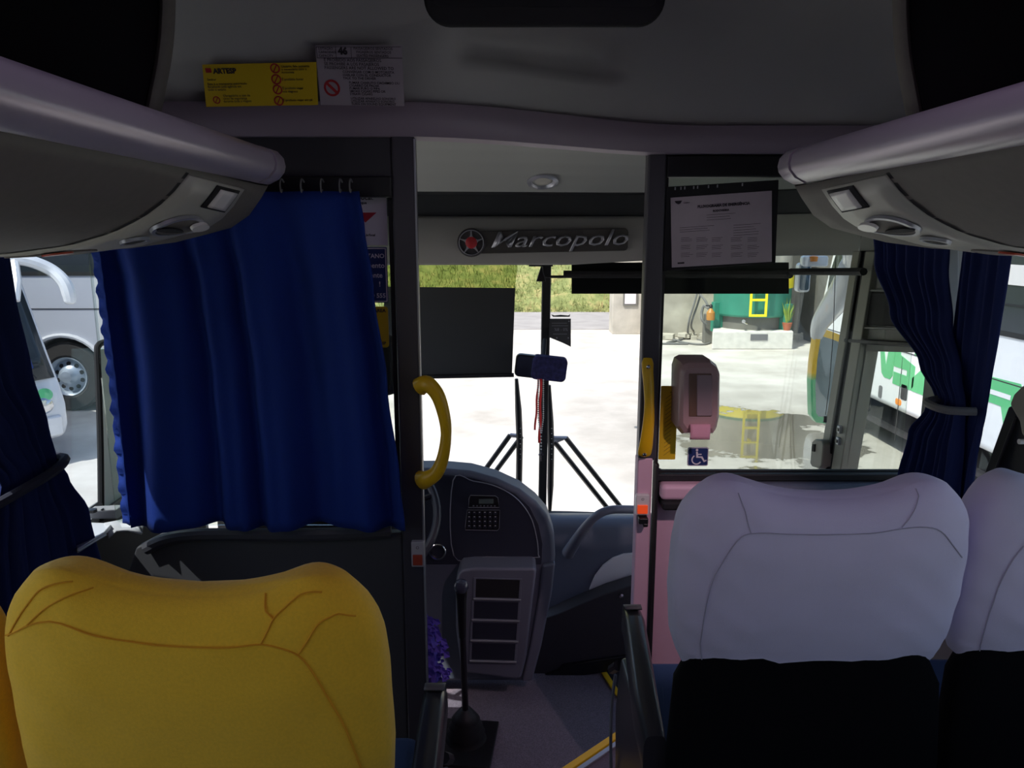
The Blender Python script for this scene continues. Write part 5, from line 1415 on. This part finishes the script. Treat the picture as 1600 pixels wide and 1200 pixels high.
def extra_right(t, xf, HW):
    x0 = -(HW + .006)
    def LF(y, z): return frame(V((x0, y, z)), (0, -1, 0), (0, 0, 1))
    # logo letters, read from front to rear on the side facing us
    fy = 12.8
    def shape(name, wy, pts, hole=None):
        g = MB(); g.plate(xf @ LF(wy - fy, 0), pts, .01); o = g.build('logo_letter', M['green'], t); 
    b0, b1 = 1.06, 1.56
    S_ = lambda pts: [(x, z) for x, z in pts]
    shape('v', 10.36, S_([(0, b1), (.10, b1), (.24, b0 + .16), (.30, b1), (.46, b1), (.44, b0 + .06), (.38, b0), (.22, b0), (.14, b0 + .05)]))
    shape('s', 9.90, S_([(.0, b1), (.14, b1), (.14, b0 + .36), (.52, b0 + .27), (.52, b0 + .02), (.46, b0 - .04), (.0, b0 - .04), (.0, b0 + .12), (.34, b0 + .12), (.34, b0 + .19), (.0, b0 + .19)]))
    shape('z', 9.42, S_([(.0, b0 - .04), (.60, b0 - .04), (.60, b0 + .10), (.38, b0 + .10), (.60, b0 + .36), (.60, b1), (.0, b1), (.0, b0 + .40), (.38, b0 + .40), (.0, b0 + .12)]))
    shape('o', 8.75, S_([(.0, b0 - .04), (.54, b0 - .04), (.54, b1), (.0, b1)]))
    shape('r', 7.86, S_([(-.2, b1 - .08), (.46, b1 - .06), (.50, b1 - .11), (.50, b1 - .28), (.44, b0 - .12), (.32, b0 - .12), (.20, b0 + .16), (-.2, b0 + .16)]))
    g = MB(); g.plate(xf @ LF(7.86 - fy, 0) @ Matrix.Translation((0, 0, .004)), [(-.2, b1 - .20), (.34, b1 - .20), (.34, b1 - .25), (-.2, b1 - .25)], .002); g.build('letter_slot', M['buswhite'], t)
    for (u, v, w_, h_, m_, nm) in ((1375, 612, .10, .17, M['tie'], 'vent_plate'), (1412, 613, .16, .20, M['lowdark'], 'door_lock'), (1403, 628, .15, .08, M['orange'], 'marker_lamp')):
        q = PX(u, v, front_r[0] - HW - .006); g = MB(); g.plate(frame(q, (0, -1, 0), (0, 0, 1)), rr(w_, h_, .03), .012); g.build(nm, m_, t, bevel=.003)
    q = PX(1453, 640, front_r[0] - HW - .006); g = MB(); g.box((q.x, q.y, q.z), (.012, .05, 1.1)); g.build('locker_edge', M['lowdark'], t)
    g = MB(); g.plate(frame(PX(1590, 430, front_r[0] - HW - .012), (0, -1, 0), (0, 0, 1)), rr(.3, .2, .02), .01); g.build('window_card', M['lens'], t)
front_r = (6.27, 12.8)
bus('white coach with large green letters parked on our right', front_r, PI / 2, 12.6, M['buswhite'], (-1.25, -9.6), (-1,), extra_right)
def arm_mirror(t, xf, HW):
    g = MB(); pth = spline([V((HW - .55, -1.0, 3.28)), V((HW - .45, -.4, 3.30)), V((HW - .3, .2, 3.20)), V((HW - .2, .62, 2.95)), V((HW - .15, .80, 2.55)), V((HW - .15, .82, 2.20))], 6)
    g.tube(pth, [interp([(0, .10), (.3, .08), (.6, .09), (.9, .10), (1, .05)], i / (len(pth) - 1)) for i in range(len(pth))], n=10, flat=1.2); g.build('mirror_arm', M['buswhite'], t, smooth=True, xf=xf)
def extra_l1(t, xf, HW):
    g = MB(); pth = spline([P(-40, 402, 9.5), P(18, 404, 9.6), P(50, 409, 9.7), P(80, 422, 9.8), P(100, 441, 9.8), P(108, 462, 9.8), P(109, 475, 9.8)], 6)
    g.tube(pth, [interp([(0, .07), (.4, .075), (.8, .085), (.95, .07), (1, .04)], i / (len(pth) - 1)) for i in range(len(pth))], n=10); g.build('mirror_arm', M['buswhite'], t, smooth=True)
    g = MB(); g.tube([P(22, 406, 9.6), P(27, 440, 9.4), P(24, 470, 9.3)], .05, n=8); g.build('mirror_strut', M['buswhite'], t, smooth=True)
    g = MB(); g.plate(xf @ frame((-.80, -.13, 1.72), (-1, 0, 0), (0, -.38, 1)), rr(.26, .30, .02), .01); g.build('blue_sticker', M['stickb'], t)
    g = MB(); g.plate(xf @ frame((-.97, .03, 1.16), (-1, 0, 0), (0, -.3, 1)), circ(.10, 16), .01); g.build('green_sticker', M['green'], t)
    g = MB(); g.plate(xf @ frame((-.92, .04, 1.06), (-1, 0, 0), (0, -.1, 1)), rr(.22, .14, .04), .01); g.build('yellow_sticker', M['yellowline'], t)
hd = math.atan2(-.50, .86)
hv = V((math.cos(hd), math.sin(hd))); pv = V((-hv.y, hv.x))
far = P(108, 640, 9.9)
fc = V((far.x, far.y)) - pv * 1.27
bus('white coach nose with a curved mirror arm parked beyond the left window', (fc.x, fc.y), hd, 5.4, M['buswhite'], (-2.0, -4.2), (-1, 1), extra_l1, zs=.80)
wc = PZ(110, 643, GZ)
def extra_l2(t, xf, HW):
    x0 = HW + .006
    g = MB(); g.plate(xf @ frame((x0, -1.35, 1.28), (0, 1, 0), (0, 0, 1)), rr(.28, .11, .05), .02); g.build('marker_lamp', M['orange'], t)
    g = MB(); g.plate(xf @ frame((x0, -1.55, 1.62), (0, 1, 0), (0, 0, 1)), rr(.75, .10, .01), .02); g.build('grille', M['lowdark'], t)
    g = MB(); g.plate(xf @ frame((x0, -.95, 1.64), (0, 1, 0), (0, 0, 1)), circ(.10, 16), .01); g.build('round_sticker', M['ladder'], t)
bus('silver grey coach parked behind the white coach on the left, front wheel showing', (wc.x + 2.7 * 1.18, wc.y + 1.27 * 1.18), 0, 6.6, M['bussilver'], (-2.7, -5.2), (1,), extra_l2, us=1.18)

# our own bus's right-hand exterior mirrors
t = thing('exterior_mirror', 'yellow and green exterior mirror on a white curved arm ahead of the door pillar', 'mirror', P(1290, 660, 3.7))
Ym = 3.75
outl = [(1268, 650), (1267, 600), (1270, 560), (1276, 520), (1284, 513), (1300, 518), (1325, 528), (1325, 660), (1290, 662), (1275, 660)]
g = MB(); o_ = px_poly(outl, Ym); ce = sum(o_, V()) / len(o_)
inn = px_poly([(1275, 645), (1274, 602), (1277, 562), (1282, 530), (1286, 526), (1300, 530), (1318, 537), (1318, 650), (1290, 652), (1279, 651)], Ym)
g.sheet([[p + V((0, .09, 0)) for p in [ce + (q - ce) * .8 for q in o_]], [p + V((0, .05, 0)) for p in o_], o_, inn, [p + V((0, .01, 0)) for p in inn]], closed=True)
g.bm.faces.new([g.bm.verts.new(p + V((0, .09, 0))) for p in [ce + (q - ce) * .8 for q in o_]])
g.build('shell', M['gradmirror'], t, smooth=True, angle=30)
g = MB(); g.prism([p + V((0, .006, 0)) for p in inn], (0, .01, 0)); g.build('glass', mat('mirror_dark', (.10, .13, .15), .05, metal=.8), t)
g = MB(); pth = spline([V((1.16, 2.9, 1.8)), P(1345, 385, 3.3), P(1335, 425, 3.4), P(1318, 455, 3.5), P(1298, 482, 3.62), P(1282, 505, 3.72), P(1276, 525, 3.78)], 6)
g.tube(pth, [interp([(0, .085), (.5, .065), (.8, .045), (1, .03)], i / (len(pth) - 1)) for i in range(len(pth))], n=12); g.build('arm', M['buswhite'], t, smooth=True)
t = thing('exterior_mirror', 'small white framed square mirror hanging outside at the top right of the entry glass', 'mirror', P(1258, 455, 3.6))
g = MB(); fm = frame(P(1257.5, 434, 3.6), (1, 0, 0), (0, 0, 1)); g.plate(Matrix.Translation((0, .001, 0)) @ fm, rr(.058, .135, .015), .05); g.build('shell', M['buswhite'], t, bevel=.008, seg=3)
g = MB(); g.plate(Matrix.Translation((0, -.002, 0)) @ fm, rr(.042, .115, .010), .002); g.build('glass', mat('mirror_blue', (.10, .16, .24), .06, metal=.7), t)
g = MB(); g.box(P(1272, 408, 3.6), (.12, .05, .05)); g.build('bracket', M['buswhite'], t, bevel=.012)
g = MB(); g.lathe(Matrix.Translation(P(1271, 405, 3.58)), [(.018, -.01), (.020, .012), (.001, .018)], 12); g.build('marker_lamp', M['orange'], t, smooth=True)

# ---- green tank on plinth
pc = PZ(1173, 546, GZ)
a, b_ = PZ(1112, 546, GZ), PZ(1238, 546, GZ)
Yf = a.y
t = thing('plinth', 'whitewashed concrete plinth carrying the green tank', 'plinth', ((a.x + b_.x) / 2, Yf + 1, GZ))
ph = .47
g = MB(); g.prism([V((a.x, Yf, GZ)), V((b_.x, Yf, GZ)), V((b_.x + .55, Yf + 2.2, GZ)), V((a.x + .6, Yf + 2.2, GZ))], (0, 0, ph)); g.build('block', M['plinth'], t, bevel=.03)
g = MB(); g.box(P(1186, 527, Yf - .005), (.44, .02, .16)); g.build('plate', M['tie'], t)
Yt = Yf + 1.1
tx0, tx1 = P(1116, 480, Yt).x, P(1232, 480, Yt).x
R_ = (tx1 - tx0) / 2; tcx = (tx0 + tx1) / 2
zb0 = GZ + ph; zb1 = P(1173, 497, Yt - R_).z
t = thing('water_tank', 'tall dark green cylindrical tank standing on a white plinth across the yard', 'tank', (tcx, Yt, zb0))
fm = Matrix.Translation((tcx, Yt, 0))
g = MB(); g.lathe(fm, [(R_ * .97, zb1), (R_, zb1 + .05), (R_, .5), (R_ * .9, .5)], 48); g.build('shell', M['tank'], t, smooth=True, angle=30)
g = MB(); g.lathe(fm, [(R_ + .03, .10), (R_ + .032, .40), (R_ + .02, .42)], 48, cap=False); g.build('yellow_band', M['ladder'], t, smooth=True)
g = MB(); g.lathe(fm, [(R_ * .97, .40), (R_ * .97, 3.0), (.05, 3.3)], 48); g.build('grey_upper_drum', M['conc'], t, smooth=True, angle=30)
g = MB(); g.lathe(fm, [(R_ * .86, zb0), (R_ * .86, zb1 + .1)], 32); g.build('dark_void', M['shadewall'], t, smooth=True)  # dark colour stands in for the black void under the tank
for ang in (-167, -47, 50, 110):
    a_ = math.radians(ang); c = V((tcx + (R_ + .05) * math.cos(a_), Yt + (R_ + .05) * math.sin(a_), 0))
    rt = Matrix.Rotation(a_, 3, 'Z')
    g = MB(); g.box(c + V((0, 0, (zb0 + zb1) / 2 + .12)), (.16, .20, zb1 - zb0 + .45), rt); g.box(c + rt @ V((-.12, 0, 0)) + V((0, 0, (zb0 + zb1) / 2)), (.16, .12, zb1 - zb0), rt); g.build('leg', M['tank'], t, bevel=.01)
t = thing('tank_ladder', 'bright yellow steel ladder fixed to the front of the green tank', 'ladder', P(1184, 498, Yt - R_ - .1))
yl_ = Yt - R_ - .14
l0, l1 = P(1172, 495, yl_), P(1196, 495, yl_)
g = MB()
for q in (l0, l1): g.box((q.x, yl_, (l0.z + 3.3) / 2), (.055, .05, 3.3 - l0.z))
g.build('rails', M['ladder'], t, bevel=.005)
g = MB(); z = l0.z + .03
while z < 3.2: g.box(((l0.x + l1.x) / 2, yl_, z), (l1.x - l0.x, .045, .06)); z += .40
g.build('rungs', M['ladder'], t, bevel=.005)
g = MB(); g.box(((l0.x + l1.x) / 2, yl_ + .1, 1.0), (.06, .2, .05)); g.build('bracket', M['ladder'], t)
g = MB(); fm = frame(P(1161, 502, Yf + .1), (1, 0, 0), (0, 0, 1)); g.lathe(fm, [(.03, -.1), (.03, .02), (.05, .02), (.05, .05)], 12); g.tube([fm @ V((0, 0, .04)), fm @ V((.04, -.05, .06)), fm @ V((.10, -.07, .05))], .015, n=6)
tag(g.build('tap', M['chrome']), 'small white tap below the tank in the dark gap', 'tap')
# hoses
gw = lambda u, v: PZ(u, v, GZ + .03)
g = MB(); g.tube(spline([P(1093, 440, 21.6), P(1086, 470, 21.5), P(1076, 505, 21.4), gw(1078, 528), gw(1108, 534), gw(1095, 538), gw(1060, 533), gw(1030, 520)], 8), .028, n=6)
tag(g.build('hose', M['hose'], smooth=True), 'grey hose dropping down the wall and looping across the ground left of the tank', 'hose', 'hoses by the tank')
g = MB(); g.tube(spline([P(1101, 440, 21.7), P(1090, 475, 21.6), P(1080, 508, 21.5), gw(1085, 522), gw(1062, 531), gw(1042, 536), gw(1075, 537), gw(1028, 537)], 8), .028, n=6)
tag(g.build('hose', M['hose'], smooth=True), 'second grey hose coiled flat at the foot of the wall', 'hose', 'hoses by the tank')
g = MB(); g.tube(spline([P(1092, 458, 21.0), P(1102, 470, 20.8), P(1107, 482, 20.7), P(1100, 478, 20.8), P(1096, 490, 20.8), P(1097, 500, 20.7), P(1104, 507, 20.7)], 6), .035, n=6)
tag(g.build('pipe', M['hose'], smooth=True), 'bent black pipe between the hoses and the amber bottle', 'pipe')
q = P(1110, 500, 20.3); t = thing('sprayer_bottle', 'amber sprayer bottle standing left of the tank on dark ground', 'bottle', q)
g = MB(); g.lathe(Matrix.Translation(q), [(.10, 0), (.11, .05), (.11, .2), (.05, .28), (.03, .32)], 16); g.build('body', M['bottle'], t, smooth=True)
g = MB(); g.lathe(Matrix.Translation(q), [(.035, .31), (.05, .36), (.02, .42)], 10); g.box(q + V((-.06, 0, .38)), (.16, .04, .03)); g.build('pump', M['black'], t)
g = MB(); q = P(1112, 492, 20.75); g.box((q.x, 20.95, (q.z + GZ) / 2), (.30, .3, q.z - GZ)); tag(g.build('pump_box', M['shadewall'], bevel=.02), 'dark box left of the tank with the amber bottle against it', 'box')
# potted plant
q = P(1236, 519, 19.9); t = thing('potted_plant', 'spiky green potted plant on the right end of the plinth', 'plant', (P(1231, 516, 19.9).x, Yf + .25, GZ + ph))
base = V((P(1231, 516, 19.9).x, Yf + .25, GZ + ph))
g = MB(); g.lathe(Matrix.Translation(base), [(.08, 0), (.12, .16), (.13, .2), (.10, .2)], 14); g.build('pot', M['terracotta'], t, smooth=True, angle=40)
g = MB()
for k in range(26):
    a = random.uniform(0, 2 * PI); r_ = random.uniform(.03, .20); h_ = random.uniform(.3, .68); d_ = V((math.cos(a), math.sin(a), 0)); s_ = V((-d_.y, d_.x, 0)) * .018
    b0_ = base + V((0, 0, .18)) + d_ * .03; m_ = b0_ + d_ * r_ * .4 + V((0, 0, h_ * .6)); tp = b0_ + d_ * r_ + V((0, 0, h_))
    g.bm.faces.new([g.bm.verts.new(p) for p in (b0_ - s_, b0_ + s_, m_ + s_, tp, m_ - s_)])
g.build('leaves', M['leaf'], t, solid=.004)
print('done objects', len(bpy.data.objects))
